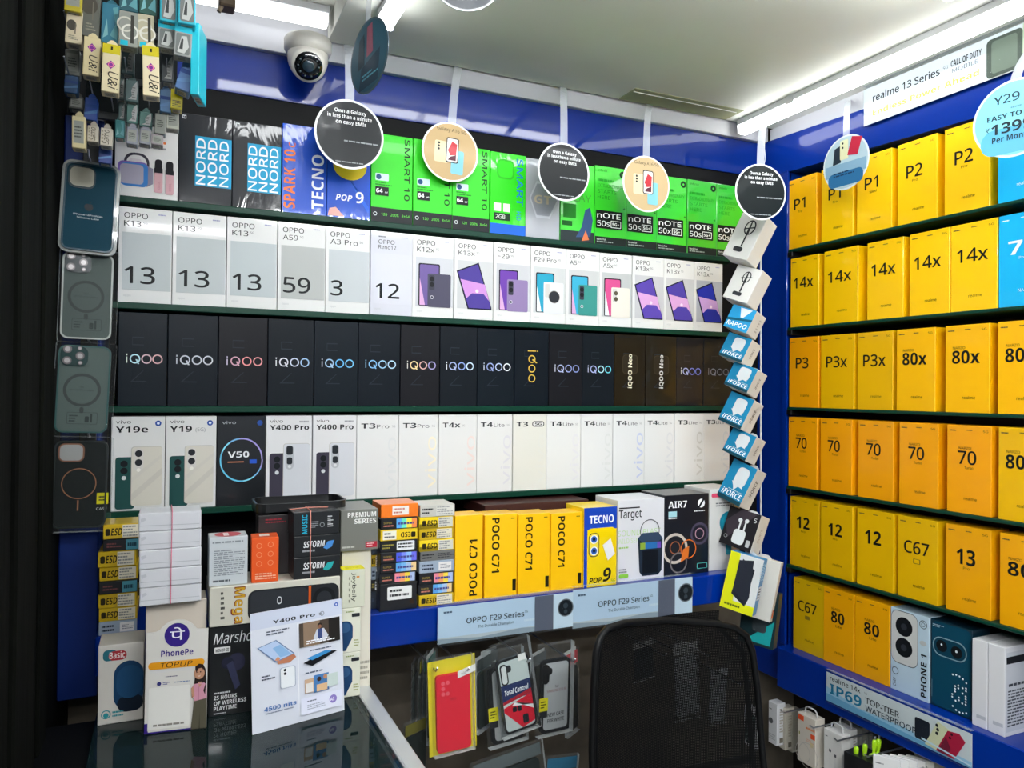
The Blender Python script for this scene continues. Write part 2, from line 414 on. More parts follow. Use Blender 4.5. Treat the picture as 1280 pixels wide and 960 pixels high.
m = MB(); CBK = mat('#07080a', .6, spec=.15); m.box(-.154, .308, .25, 1.298, 0, Zc(-.80), CBK, .002); m.box(-.154, -.088, .25, 1.298, Zc(-.80), Zc(CZ)-.012, CBK); m.build('cabinet_base', t)
# ------------------------------------------------------------------ boxes on the back wall
DK = '#111316'
def rowA(i, cols, h, spec, group):
    """cols: picture columns of the seams between the boxes of shelf i"""
    pm = [200, 335, 450, 578][i]
    xs = [onY(c, pm, YF).x for c in cols]
    for j in range(len(cols)-1):
        s = spec(j)
        hh = s.get('h', h); w = xs[j+1]-xs[j]-.0012
        jit = random.uniform(-.0015, .0015)
        carton(s.get('name', 'phone_box'), w, s.get('d', .055), hh, s['m'], s['p'],
               TR((xs[j]+xs[j+1])/2, YF+.002+jit+s.get('dy', 0), Zc(ZA[i])), s['label'], 'box', group, s.get('extra'), sheen=s.get('sheen'))

# top shelf --------------------------------------------------------
c1 = [143, 223, 290.5, 352.5, 409, 464, 516.5, 566, 613, 658, 701, 744, 783.5, 822, 860, 896.5, 930]
GREEN = '#2fd01c'
def nord(): 
    p = [('r', .30, .20, .99, .76, '#1f9cc8')]
    for q in range(3): p.append(('t', 'NORD', .49+q*.22, .215, .095, '#f4f8fa', {'rot': 90, 'wd': .52, 'bold': .012}))
    p += [('r', .06, .935, .13, .975, '#dfe3e5'), ('r', .072, .945, .118, .965, '#33363b'), ('t', '1', .083, .948, .018, '#ffffff')]
    return p
FILMK = mat('#24262b', .35, film=True); FILMB = mat('#1a4fc0', .35, film=True); FILMG = mat(GREEN, .35, film=True)
def smart(film=False):
    p = [('t', 'SMART', .80, .97, .062, '#0b2a10', {'rot': -90, 'wd': .50, 'bold': .012}), ('t', '10', .80, .42, .062, '#0b2a10', {'rot': -90, 'wd': .15, 'bold': .012}),
         ('rr', .10, .47, .42, .55, .01, '#c9dfe0'), ('e', .18, .51, .030, '#1d4a78'), ('L', .10, .41, .5, .46, 2, '#1a7a1c'),
         ('r', .10, .30, .42, .40, '#15181a'), ('t', '64', .12, .33, .05, '#ffffff', {'bold': .02}), ('t', 'MP', .33, .33, .018, '#ffffff')]
    p += [('r', 0, 0, 1, .165, '#202326'), ('o', .10, .09, .022, .007, '#cfd6d8'), ('t', '120', .25, .075, .03, '#6adb4a'), ('t', '200%', .47, .075, .03, '#6adb4a'), ('t', '8+64', .74, .075, .03, '#6adb4a')]
    return p
def note(v):
    p = [('t', 'infinix', .08, .93, .03, '#0d3a10', {'wd': .30}), ('o', .88, .92, .045, .03, '#123018'), ('t', '+', .90, .46, .05, '#0d2010')]
    for q, s in enumerate(['EXTRAORDINARY', 'STARTS', 'HERE']):
        p.append(('t', s, .08, .73-q*.075, .045, '#1b8f22', {'wd': min(.84, .10*len(s))}))
    p.append(('L', .08, .79, .6, .85, 1, '#1b8f22'))
    p += [('r', .03, .205, .88, .435, '#101513'), ('t', 'nOTE', .07, .34, .065, '#f2f5f2', {'wd': .74, 'bold': .012}), ('t', '50'+v, .07, .235, .07, '#f2f5f2', {'wd': .40}),
          ('rr', .50, .225, .83, .315, .008, '#e9eee9'), ('rr', .52, .233, .81, .307, .006, '#101513'), ('t', '5G+', .55, .25, .04, '#f2f5f2', {'wd': .22, 'bold': .02})]
    p += [('r', 0, 0, 1, .10, '#1c2422'), ('t', 'MediaTek', .06, .055, .022, '#e0e6e0'), ('L', .06, .02, .7, .05, 1, '#8b9690')]
    return p
def speaker_print():
    return [('r', .66, .615, .80, .64, '#e07a3e'), ('rr', .14, .18, .54, .485, .10, '#3a3742'), ('rr', .18, .18, .50, .46, .085, '#e6e4e1'), ('p', [(.20, .36), (.44, .36), (.40, .42), (.24, .42)], '#d8d0d4'), ('p', [(.48, .36), (.60, .33), (.60, .16), (.50, .12)], '#8f8a9c'),
            ('rr', .05, .13, .52, .385, .05, '#7c63b0'), ('rr', .09, .115, .52, .37, .05, '#3f7fc4'), ('rr', .08, .14, .45, .355, .04, '#a9a4b4'),
            ('rr', .62, .07, .755, .32, .02, '#d7aab0'), ('r', .62, .29, .755, .34, '#1b1a1f'), ('rr', .63, .29, .745, .44, .03, '#1b1a1f'),
            ('rr', .80, .06, .935, .31, .02, '#d7aab0'), ('r', .80, .28, .935, .33, '#1b1a1f'), ('rr', .81, .28, .925, .43, .03, '#1b1a1f'), ('L', .30, .54, .8, .58, 1, '#9a989c'),
            ('t', 'OCOL', .715, .11, .024, '#b87a86', {'rot': 90}), ('t', 'OCOL', .895, .10, .024, '#b87a86', {'rot': 90})]
def top(j):
    if j == 0: return dict(name='speaker_box', m='#e6e4e1', h=.158, p=speaker_print(), label='white speaker box picturing a purple speaker and two pink microphones', d=.08)
    if j in (1, 2): return dict(m=FILMK, h=.158, p=nord(), label=f'dark charcoal box with blue lettered square on top shelf, {["left", "right"][j-1]} of two')
    if j == 3: return dict(m=FILMB, h=.166, p=[('t', 'SPARK 10', .29, .05, .125, '#f07a3c', {'rot': 90, 'wd': .66, 'bold': .015}), ('t', 'c', .29, .74, .10, '#f07a3c', {'rot': 90}), ('t', 'TECNO', .93, .07, .135, '#f3f6fb', {'rot': 90, 'wd': .62, 'bold': .02})],
                           label='shrink-wrapped royal blue box with orange and white vertical lettering')
    if j == 4: return dict(m=FILMB, h=.17, p=[('p', [(.08, .72), (.15, .72), (.95, .08), (.95, .16)], '#2a67d8'), ('e', .52, .60, .19, '#f0d428', .16), ('r', .18, .66, .86, .82, '#2258c8'),
                           ('t', 'POP', .2, .20, .07, '#f4f7fb', {'bold': .03, 'shear': .2, 'wd': .36}), ('t', '9', .66, .19, .13, '#f4f7fb', {'bold': .03}), ('p', [(.02, .02), (.40, .02), (.20, .12), (.06, .10)], '#e8b0a8')],
                           label='bright blue box with yellow shape, behind the leftmost round dark sign')
    if j in (5, 6, 7): return dict(m=GREEN, h=.174, p=smart(), label='lime green box with black base strip on top shelf, '+['left', 'middle', 'right'][j-5]+' of three')
    if j == 8: return dict(m=FILMG, h=.172, p=[('r', 0, 0, 1, .13, '#1f62c8'), ('t', 'SMART', .74, .95, .085, '#1e72c8', {'rot': -90, 'wd': .58, 'bold': .01}), ('t', 'HD', .74, .30, .06, '#1e72c8', {'rot': -90}),
                           ('rr', .18, .68, .66, .92, .06, '#27b318'), ('rr', .22, .70, .62, .90, .05, GREEN), ('r', .1, .28, .30, .38, '#ece6d8'), ('r', .36, .28, .55, .38, '#ece6d8'), ('r', .1, .17, .55, .26, '#1d3a22'), ('t', '2GB', .15, .19, .05, '#e8f0e8')],
                           label='shrink-wrapped lime box with blue base strip, left of the grey box')
    if j == 9: return dict(m=mat('#a9abb2', .3, film=True), h=.17, p=[('p', [(.1, .5), (.3, .72), (.7, .72), (.95, .5), (.7, .26), (.3, .26)], '#bfc1c8'), ('p', [(.14, .5), (.32, .69), (.68, .69), (.91, .5), (.68, .29), (.32, .29)], '#9a9ca4'), ('t', 'GT', .24, .44, .11, '#c9b8a0', {'wd': .5, 'bold': .02}), ('r', .42, .76, .5, .98, '#8e9098')],
                           label='shrink-wrapped silver grey box between two lime boxes on top shelf')
    if j == 10: return dict(m=mat(GREEN, .35, .6), h=.172, p=[('r', 0, 0, 1, .14, '#2a3436'), ('t', 'PLAY', .2, .52, .10, '#3f9a34', {'wd': .7}), ('r', .08, .30, .45, .48, '#167d1a'), ('r', .05, .2, .34, .26, '#0f5a18'), ('p', [(.45, .06), (.62, .20), (.72, .42), (.86, .46), (.95, .30), (.88, .08)], '#35507a'), ('p', [(.62, .02), (.74, .16), (.84, .04)], '#d9764a')],
                            label='lime box with dark blue figure shape, partly behind round dark sign')
    v = {11: 's', 12: 's', 13: 'x', 14: 's', 15: 's'}[j]
    return dict(m=mat('#20b418' if j > 13 else '#2cc81c', .35, .8), h=.176, p=note(v), label=f'green box with black title block, {ORD[j-11]} from left of five on top shelf')
rowA(0, c1, .17, top, 'boxes on the top back-wall shelf')

# second shelf: white boxes ----------------------------------------
c2 = [147, 215, 283, 346.8, 407, 463, 516, 568, 617, 663.5, 708, 750, 791, 830.5, 868.5, 904.5]
O2 = [('K13', '13', '#b9c0c1', None), ('K13', '13', '#b9c0c1', None), ('K13', '13', '#b9c1c3', None), ('A59', '59', '#b2b5b3', None), ('A3 Pro', '3', '#bfc5c8', None), ('Reno12', '12', '#d2d3dd', None),
      ('K12x', 'pair', '#c6c8cd', ('#6d5a96', '#4c4a5e')), ('K13x', 'tilt', '#c6c8c8', ('#4a3b8e', '#c98fd2')), ('F29', 'pair', '#c2c3c6', ('#6a3fa0', '#8d7aa5')), ('F29 Pro', 'pairw', '#c6c9c9', ('#2b9cba', '#d7dade')),
      ('A5', 'pair', '#c2c4c4', ('#3aa7c8', '#3b8d86')), ('A5x', 'pairw', '#b9bcbc', ('#d0508a', '#e2ddd2')), ('K13x', 'tilt', '#c4c4c6', ('#5a46a6', '#d8a4d6')), ('K13x', 'tilt', '#c4c4c6', ('#4c3f9c', '#d8a4d6')), ('K13x', 'tilt', '#aeb2bb', ('#2430a0', '#c9a0d8'))]
def phone_pair(c, white):
    a, b_ = c
    p = [('rr', .14, .14, .66, .66, .02, '#22232c'), ('rr', .17, .15, .63, .645, .018, a), ('p', [(.17, .15), (.30, .15), (.17, .48)], '#d3a6cf' if not white else '#e9f2f4'),
         ('rr', .36, .13, .93, .54, .02, b_), ('rr', .395, .34, .53, .52, .015, '#3a3b48' if not white else '#c9c8c4')]
    if white: p += [('e', .66, .35, .085, '#a6a29c'), ('e', .66, .35, .078, '#2c2e33')] if a != '#d0508a' else [('e', .5, .46, .03, '#57503e'), ('e', .5, .38, .03, '#57503e')]
    else: p += [('e', .465, .475, .03, '#17181d'), ('e', .465, .405, .03, '#17181d'), ('e', .465, .25, .022, '#d8d8dc'), ('e', .465, .25, .016, '#4a4a5a')]
    return p
def phone_tilt(c):
    a, l = c
    q = [(.05, .60), (.62, .72), (.96, .16), (.96, .13), (.34, .13)]
    return [('p', q, '#17182a'), ('p', [(.09, .59), (.60, .70), (.93, .17), (.93, .145), (.37, .145)], a), ('p', [(.15, .50), (.78, .45), (.90, .24), (.30, .27)], l), ('p', [(.30, .26), (.45, .33), (.75, .33), (.92, .23), (.93, .145), (.37, .145)], a),
            ('e', .58, .36, .022, '#efd9ee')]
def second(j):
    mdl, kind, pan, c = O2[j]
    ln = [.05+.0*j]
    p = [('t', 'OPPO', .10, .885, .058, DK, {'wd': .44}), ('t', mdl, .10, .80, .058, DK, {'wd': min(.62, .105*len(mdl)*1.0)}), ('t', '5G', .10+min(.62, .105*len(mdl))+.04, .83, .025, '#55585c'), ('L', .74, .93, .97, .955, 1, '#9a9cc0'), ('r', .07, .135, .985, .735, pan)]
    if mdl == 'Reno12': p[0] = ('t', 'OPPO', .18, .85, .05, DK, {'wd': .38}); p[1] = ('t', mdl, .18, .79, .045, DK, {'wd': .42}); p[2] = ('L', .18, .92, .45, .95, 1, '#777a80')
    if c is None: p += [('t', kind, .12, .205, .175, DK, {'wd': .56 if len(kind) > 1 else .26, 'bold': .012})]
    elif kind == 'tilt': p += phone_tilt(c)
    else: p += phone_pair(c, kind == 'pairw')
    p += [('t', 'oppo', .10, .065, .022, '#b9bbbd')]
    if c is None: lab = f'white box with big dark digits on grey panel, {ORD[j]} from left on second shelf'
    elif kind == 'tilt': lab = f'white box picturing one tilted purple-blue phone, {ORD[j]} from left on second shelf'
    else: lab = f'white box picturing two overlapping phones, {ORD[j]} from left on second shelf'
    return dict(m=mat('#dededc' if mdl != 'Reno12' else '#cfd0da', .45, .12, spec=.3), p=p, label=lab)
rowA(1, c2, .1648, second, 'white boxes on the second back-wall shelf')

# third shelf: dark shrink-wrapped boxes ---------------------------
c3 = [147, 209.3, 272.7, 334.6, 392.6, 448, 500.7, 550, 597, 643.5, 686.5, 728.7, 768.8, 807.5, 846, 880, 915]
IQ = [['#dfe8d8', '#bfe6ee', '#d8b9c0', '#e2b6b8'], ['#d0d4dc']*4, ['#d2cbe0', '#d8a8b8', '#ef9a9a', '#f0a0a0'], ['#e6e6ea', '#e2e2ea', '#cfd6e8', '#a8c8e8'], ['#dadfe8', '#a9c9e6', '#6ab8ea', '#7ac4ee'], ['#9acbee', '#8cc4ee', '#a6d2ee', '#bfe0f4'], ['#f2efe6', '#f0d8a0', '#e0b0a8', '#a8a0d0'], ['#d8dce6', '#a8b4dc', '#8ea4dc', '#c8dcf0'], ['#cfd8ea', '#9aa8d8', '#b8c8e8', '#f0f4f8'],
      None, ['#d8dce8', '#b4bce0', '#9aa6d8', '#8a98d0'], ['#c8cce8', '#a8b0dc', '#b0e0e8', '#6ad0e0'], 'n', 'n', ['#d8dae0', '#b0b4e0', '#7a80d8', '#8088dc'], ['#9aa0b0', '#80889a', '#707888', '#606878']]
def iq_letters(cs):
    # i, Q with a slanted tail, O, O drawn as rings
    y = .505; p = [('r', .165, y-.045, .185, y+.022, cs[0]), ('r', .165, y+.034, .185, y+.052, cs[0])]
    for q, u in enumerate((.34, .575, .80)): p.append(('o', u, y, .051, .013, cs[q+1]))
    p.append(('p', [(.35, y-.005), (.385, y-.005), (.43, y-.055), (.395, y-.055)], cs[1]))
    return p
BOXD = [mat(h, .32, film=True) for h in ('#141b22', '#131920', '#1b1b1f', '#151a20')]
BOXN = mat('#241d12', .3, film=True)
def third(j):
    c = IQ[j]; out = '#262e37'
    p = [('p', [(.28, .74), (.52, .74), (.52, .73), (.29, .73), (.29, .66), (.52, .66), (.52, .65), (.28, .65)], out), ('p', [(.50, .38), (.52, .38), (.30, .27), (.58, .27), (.58, .26), (.25, .26)], out), ('L', .06, .955, .7, .98, 1, '#12161a')]
    if c is None:
        p += [('r', .38, .72, .62, .732, '#e0b94a'), ('o', .5, .62, .052, .014, '#e0b94a'), ('o', .5, .495, .052, .014, '#e0b94a'), ('o', .5, .365, .052, .014, '#e0b94a'), ('p', [(.5, .61), (.54, .62), (.66, .57), (.62, .565)], '#e0b94a'), ('r', .64, .72, .68, .732, '#e0b94a')]
        lab = 'dark box with gold logo running downwards on third shelf'
    elif c == 'n':
        p += [('rr', .25, .45, .75, .72, .05, '#3b3322'), ('rr', .27, .46, .73, .71, .045, '#2b2418'), ('t', 'iQOO Neo', .56, .25, .065, '#e6e0c4' if j == 12 else '#d4d4d0', {'rot': 90, 'wd': .48, 'bold': .02})]
        lab = f'brownish dark box with pale upright lettering on third shelf, {["left", "right"][j-12]} of two'
    else:
        p += iq_letters(c)
        lab = f'dark shrink-wrapped box with pale ringed lettering, {ORD[j]} from left on third shelf'
    return dict(m=BOXN if c == 'n' else BOXD[j % 4], p=p, label=lab)
rowA(2, c3, .162, third, 'dark boxes on the third back-wall shelf')

# bottom shelf: white and one black box ----------------------------
c4 = [138, 206.3, 270.6, 332, 390.4, 445.6, 498.3, 548, 596, 640.8, 683.5, 726.5, 766.5, 806, 843.5, 880, 913]
V4 = ['Y19e', 'Y19', 'V50', 'Y400 Pro', 'Y400 Pro', 'T3 Pro', 'T3 Pro', 'T4x', 'T4 Lite', 'T3', 'T4 Lite', 'T4 Lite', 'T4 Lite', 'T4 Lite', 'T3 Lite', 'T3 Lite']
VC = ['#d9dcdc', '#eee6cf', '#e6d6d2', '#d6d6dc', '#dbdcd6', '#dcdce0', '#d8dad8', '#c2cae2', '#d6d8da', '#cdcdc9', '#d4d8dc', '#cdd0d1']
def backs(dark, light, big):
    return [('rr', .08, .02, .44, .57, .03, dark), ('e', .24, .50, .035, '#14181c'), ('e', .24, .425, .035, '#14181c'), ('e', .24, .35, .022, '#cfd4d4'),
            ('rr', .37, .05, .95, .68, .03, '#b9b6b0'), ('rr', .38, .05, .95, .675, .03, light)] + (
           [('rr', .42, .42, .60, .66, .05, '#d6d3cd'), ('e', .51, .605, .036, '#26282e'), ('e', .51, .51, .036, '#26282e'), ('e', .51, .43, .02, '#efece4'), ('p', [(.38, .35), (.95, .60), (.95, .56), (.38, .30)], '#d2cec4'), ('p', [(.38, .18), (.95, .45), (.95, .38), (.38, .10)], '#cdc9bf')] if big else
            [('rr', .42, .38, .60, .66, .05, '#b6bac0'), ('rr', .44, .55, .58, .65, .02, '#24282e'), ('rr', .45, .44, .57, .52, .02, '#24282e'), ('e', .51, .415, .018, '#dadde0')])
def fourth(j):
    t = V4[j]
    if t in ('Y19e', 'Y19'):
        p = [('t', 'vivo', .08, .925, .035, DK, {'wd': .28}), ('t', t, .08, .83, .065, DK, {'wd': .60 if j == 0 else .43, 'bold': .02}), ('e', .87, .925, .03, '#2a4f9c'), ('e', .87, .925, .014, '#dfe6f2')] + backs('#1f4a48', '#d6d2c6', True)
        if j: p.append(('t', '(5G)', .58, .835, .04, '#8a8c90'))
        lab = f'white box picturing green and cream phones, {["far left", "second"][j]} on bottom shelf'; m = '#dddddb'
    elif t == 'V50':
        p = [('t', 'vivo', .1, .91, .035, '#b9bcc0', {'wd': .28}), ('e', .88, .92, .03, '#2a4f9c'), ('t', 'V50', .22, .535, .07, '#eef1f3', {'wd': .44, 'bold': .02}), ('r', .22, .48, .55, .492, '#d88a6a'), ('r', .67, .465, .82, .51, '#2a56c0')]
        n = 60; ring = []
        for q in range(n):
            a0, a1 = 2*math.pi*q/n, 2*math.pi*(q+1)/n; cs = ['#6ac4e8', '#8adcf0', '#7ab4e0', '#a9a0e0'][int((math.sin(a0*1.0+1)*.5+.5)*3.99)]
            R = .445; r = .415; k = .44
            p.append(('p', [(.5+R*math.cos(a0), .51+R*k*1.25*math.sin(a0)), (.5+R*math.cos(a1), .51+R*k*1.25*math.sin(a1)), (.5+r*math.cos(a1), .51+r*k*1.25*math.sin(a1)), (.5+r*math.cos(a0), .51+r*k*1.25*math.sin(a0))], cs))
        lab = 'black box with a glowing blue printed ring on bottom shelf'; m = mat('#14181d', .3, .5)
    elif t == 'Y400 Pro':
        p = [('t', 'vivo', .08, .92, .035, DK, {'wd': .28}), ('L', .72, .91, .94, .95, 1, '#9a9ca0'), ('t', t, .08, .835, .058, DK, {'wd': .85, 'bold': .015})] + backs('#3b3846', '#cfd2d8', False)
        lab = f'white box picturing black and silver phones on bottom shelf, {["left", "right"][j-3]} of two'; m = '#dededf'
    else:
        a, b_ = t[:2], t[2:].strip(); w1 = .34
        p = [('t', a if b_ != 'x' else 'T4x', .10, .84, .062, '#34363a', {'wd': w1 if b_ != 'x' else .46, 'bold': .02})]
        if b_ not in ('', 'x'): p.append(('t', b_, .47, .84, .045, '#4a4c50', {'wd': .30}))
        if b_ == '': p += [('rr', .56, .835, .92, .91, .035, '#34363a'), ('rr', .585, .842, .895, .903, .03, '#dededd'), ('t', '5G', .64, .853, .038, '#34363a', {'wd': .2, 'bold': .02})]
        else: p.append(('t', '5G', .84 if b_ != 'x' else .60, .85, .025, '#8d8f92'))
        p.append(('t', 'vivo', .95, .09, .137, VC[j-5], {'rot': 90, 'wd': .64}))
        lab = f'plain white box with pale upright lettering, {ORD[j]} from left on bottom shelf'; m = mat('#dfe0df' if j != 9 else '#dcdcd4', .45, .15, spec=.3)
    return dict(m=m, p=p, label=lab)
rowA(3, c4, .1625, fourth, 'boxes on the bottom back-wall shelf')
# ------------------------------------------------------------------ boxes on the right wall
YEL, YEL2, YEL3 = '#ffc800', '#f7a600', '#eab400'
def realme(num, top_=None, sub=None, col=DK, nu=.24, sz=.15, nw=.50, bold=.014, brand='realme', bu=.40):
    p = [('L', .06, .925, .25, .95, 1, '#4a4638' if col == DK else '#dff2fb'), ('t', '5G', .82, .925, .024, col, {'wd': .11}), ('L', .45, .935, .62, .955, 1, '#4a4638' if col == DK else '#dff2fb'), ('t', num, nu, .56, sz, col, {'wd': nw, 'bold': bold})]
    if top_: p.append(('t', top_, nu+.02, .725, .03, col, {'wd': .28}))
    if sub: p.append(('t', sub, nu+nw*.36, .505, .03, col, {'wd': .14 if len(sub) < 4 else .2}))
    p.append(('t', brand, bu, .155, .034, col, {'wd': .29}))
    return p
BLU = '#12b2ea'
def rowB(zi, pm, h, items, group, d=.055):
    z = ZB[zi] if zi < 5 else BLZ
    for (l, r, m, p, label) in items:
        y1 = onX(l, pm, XF).y; y0 = onX(r, pm, XF).y
        carton('phone_box', y1-y0, d, h, mat(m, .42, .2, spec=.3) if isinstance(m, str) else m, p, TR(XF+.001+random.uniform(0, .004), (y0+y1)/2, Zc(z), -90), label, 'box', group)
def nn(k, shelf, what='yellow box', extra=''): return f'{what}{extra}, {ORD[k]} from the corner on the {shelf} right-wall shelf'
S = 'first'
rowB(0, 260, .178, [(983.5, 1019.5, '#fbb800', realme('P1', None, 'Pro', nw=.38), nn(0, S)), (1025.5, 1065, YEL, realme('P1', None, 'Pro', nw=.38), nn(1, S)), (1070, 1113.5, YEL, realme('P1', None, 'Speed', nw=.38), nn(2, S)),
     (1120, 1169.5, YEL, realme('P2', None, 'Pro', nw=.40), nn(3, S)), (1178.5, 1235, YEL, realme('P2', None, 'Pro', nw=.40), nn(4, S)), (1246, 1308, BLU, realme('70', None, 'Pro', '#f2fafd', brand='realme'), nn(5, S, 'sky blue box'))], 'boxes on the first right-wall shelf')
S = 'second'
rowB(1, 355, .176, [(987, 1022, YEL, realme('14x', nu=.13, nw=.68), nn(0, S)), (1029.5, 1072, YEL, realme('14x', nu=.13, nw=.68), nn(1, S)), (1082.5, 1127.5, YEL, realme('14x', nu=.13, nw=.66), nn(2, S)),
     (1135.5, 1185.5, YEL, realme('14x', nu=.13, nw=.66), nn(3, S)), (1186.3, 1244.5, YEL, realme('14x', nu=.15, nw=.66), nn(4, S)), (1246.5, 1310, BLU, realme('70', None, 'Pro', '#f2fafd', nu=.20, nw=.6, bold=.02, brand='NARZO'), nn(5, S, 'sky blue box'))], 'boxes on the second right-wall shelf')
S = 'third'
rowB(2, 465, .176, [(985.8, 1022.5, '#f5a400', realme('P3', nu=.24, nw=.42), nn(0, S, 'orange-yellow box')), (1025, 1066.5, YEL3, realme('P3x', nu=.18, nw=.62), nn(1, S)), (1070.3, 1114.5, YEL3, realme('P3x', nu=.18, nw=.62), nn(2, S)),
     (1120.3, 1168.5, '#f8b900', realme('80x', 'NARZO', nu=.16, nw=.63, bold=.015), nn(3, S)), (1180.5, 1236, '#fab900', realme('80x', 'NARZO', nu=.16, nw=.63, bold=.015), nn(4, S)), (1246.5, 1308, '#fab900', realme('80x', 'NARZO', nu=.16, nw=.63, bold=.015), nn(5, S))], 'boxes on the third right-wall shelf')
S = 'fourth'
OR = '#f4a300'
rowB(3, 570, .176, [(985, 1020.7, OR, realme('70', 'NARZO', 'Turbo', nu=.27, nw=.38), nn(0, S)), (1025, 1064.3, OR, realme('70', 'NARZO', 'Turbo', nu=.25, nw=.38), nn(1, S)), (1071, 1115, OR, realme('70', 'NARZO', 'Turbo', nu=.25, nw=.40), nn(2, S)),
     (1123.5, 1172, OR, realme('70', 'NARZO', 'Turbo', nu=.25, nw=.40), nn(3, S)), (1183, 1238.5, OR, realme('70', 'NARZO', 'Turbo', nu=.26, nw=.41), nn(4, S)), (1247, 1308, YEL3, realme('80x', 'NARZO', nu=.16, nw=.63, bold=.015), nn(5, S))], 'boxes on the fourth right-wall shelf')
S = 'fifth'
rowB(4, 690, .174, [(985.8, 1022, '#e2b100', realme('12', None, 'Pro', nu=.24, sz=.17, nw=.44, bold=.02), nn(0, S)), (1025.3, 1065, '#e2b100', realme('12', None, 'Pro', nu=.24, sz=.17, nw=.44, bold=.02), nn(1, S)), (1070, 1116, '#e6b400', realme('12', nu=.23, sz=.18, nw=.44, bold=.02), nn(2, S)),
     (1121, 1171, '#e4b200', realme('C67', nu=.17, nw=.62, bold=.014)+[('rr', .40, .44, .58, .50, .01, '#6a5a20'), ('rr', .42, .447, .56, .493, .008, '#e4b200')], nn(3, S)), (1180.5, 1237, '#eda500', realme('13', None, 'Pro', nu=.25, sz=.18, nw=.42, bold=.02), nn(4, S)), (1248, 1310, '#eda500', realme('80', 'NARZO', nu=.17, nw=.5, bold=.02), nn(5, S))], 'boxes on the fifth right-wall shelf')
phone1 = [('rr', -.0+.02, .34, .72, .985, .09, '#6d7378'), ('rr', .03, .35, .71, .975, .085, '#c8cac8'), ('e', .36, .80, .115, '#14171b'), ('e', .36, .55, .115, '#14171b'), ('e', .36, .80, .04, '#2c3138'), ('e', .36, .55, .04, '#2c3138'),
          ('o', .86, .90, .05, .008, '#4a5258'), ('o', .86, .90, .025, .006, '#4a5258'), ('e', .86, .68, .045, '#b9bdbd', .03), ('t', 'PHONE 1', .95, .05, .075, '#16191c', {'rot': 90, 'wd': .50, 'bold': .02}), ('o', .14, .24, .045, .008, '#5a6268'), ('t', 'CMF', .16, .05, .04, '#16191c', {'rot': 90, 'wd': .1})]
teal = [('rr', .04, .02, .97, .985, .06, '#0c4157'), ('rr', .06, .60, .88, .82, .10, '#7d9aa4'), ('rr', .08, .612, .86, .808, .095, '#0b3a4d'), ('e', .28, .72, .068, '#11161a'), ('e', .64, .70, .068, '#11161a'), ('e', .28, .735, .012, '#e8eef0'), ('e', .64, .71, .014, '#e8eef0'), ('L', .06, .92, .35, .955, 2, '#9fb8c2'), ('r', .04, .10, .055, .30, '#5a7c88')]
for (u, v) in [(.56, .44), (.64, .45), (.72, .445), (.80, .43), (.88, .40), (.62, .32), (.62, .29), (.62, .26), (.70, .34), (.70, .31), (.80, .33), (.80, .27), (.88, .34), (.88, .31), (.56, .22), (.56, .19), (.64, .16), (.72, .21), (.72, .18), (.80, .16), (.88, .22), (.88, .19), (.88, .16), (.88, .25), (.58, .09), (.66, .06), (.74, .05), (.82, .055), (.90, .07)]:
    teal.append(('e', u, v, .0105, '#eef4f6'))
rowB(5, 765, .178, [(990, 1028, '#d8ae00', realme('C67', nu=.17, sz=.14, nw=.60, bold=.014)+[('rr', .40, .46, .56, .51, .01, '#8a7420')], 'yellow box standing first from the corner on the right-wall blue ledge'),
     (1028.7, 1066.5, '#eda500', realme('80', 'NARZO', 'Lite', nu=.26, nw=.44, bold=.02), 'amber box on the right-wall blue ledge, left of two alike'), (1067.5, 1111, '#eda500', realme('80', 'NARZO', 'Lite', nu=.28, nw=.44, bold=.02), 'amber box on the right-wall blue ledge, right of two alike'),
     (1112.5, 1160.5, mat('#b9d0de', .4, .4), phone1, 'pale blue box showing two big black camera lenses'), (1161.5, 1213.5, mat('#0a2c3c', .35, .6), teal, 'dark teal box showing two lenses and a dotted pattern')], 'boxes on the blue ledge of the right wall')
# two white boxes turned sideways: narrow spines towards the shop, back label to the right
lab = [('r', .06, .80, 1, .90, '#23252a'), ('r', .05, .05, .99, .94, '#c9ccd2'), ('r', .05, .81, .99, .89, '#23252a'), ('L', .12, .54, .95, .60, 1, '#3c4048'), ('L', .10, .42, .96, .52, 3, '#4a4e58'), ('L', .08, .10, .95, .42, 9, '#4a4e58'), ('r', .70, .18, .92, .27, '#9aa0a8')]
for k, (l, r) in enumerate([(1214.5, 1233.5), (1234.5, 1255.5)]):
    y1, y0 = onX(l, 790, XF-.01).y, onX(r, 790, XF-.01).y
    carton('phone_box', y1-y0, .088, .168, mat('#dcdcdf', .4, .3), [('r', .3, .10, .9, .14, '#b9bcc2')], TR(XF-.008, (y0+y1)/2, Zc(BLZ), -90), ['narrow white box spine right beside the dark teal box', 'white box turned to show its grey printed back label'][k], 'box', 'white boxes turned sideways on the blue ledge', {'r': lab})
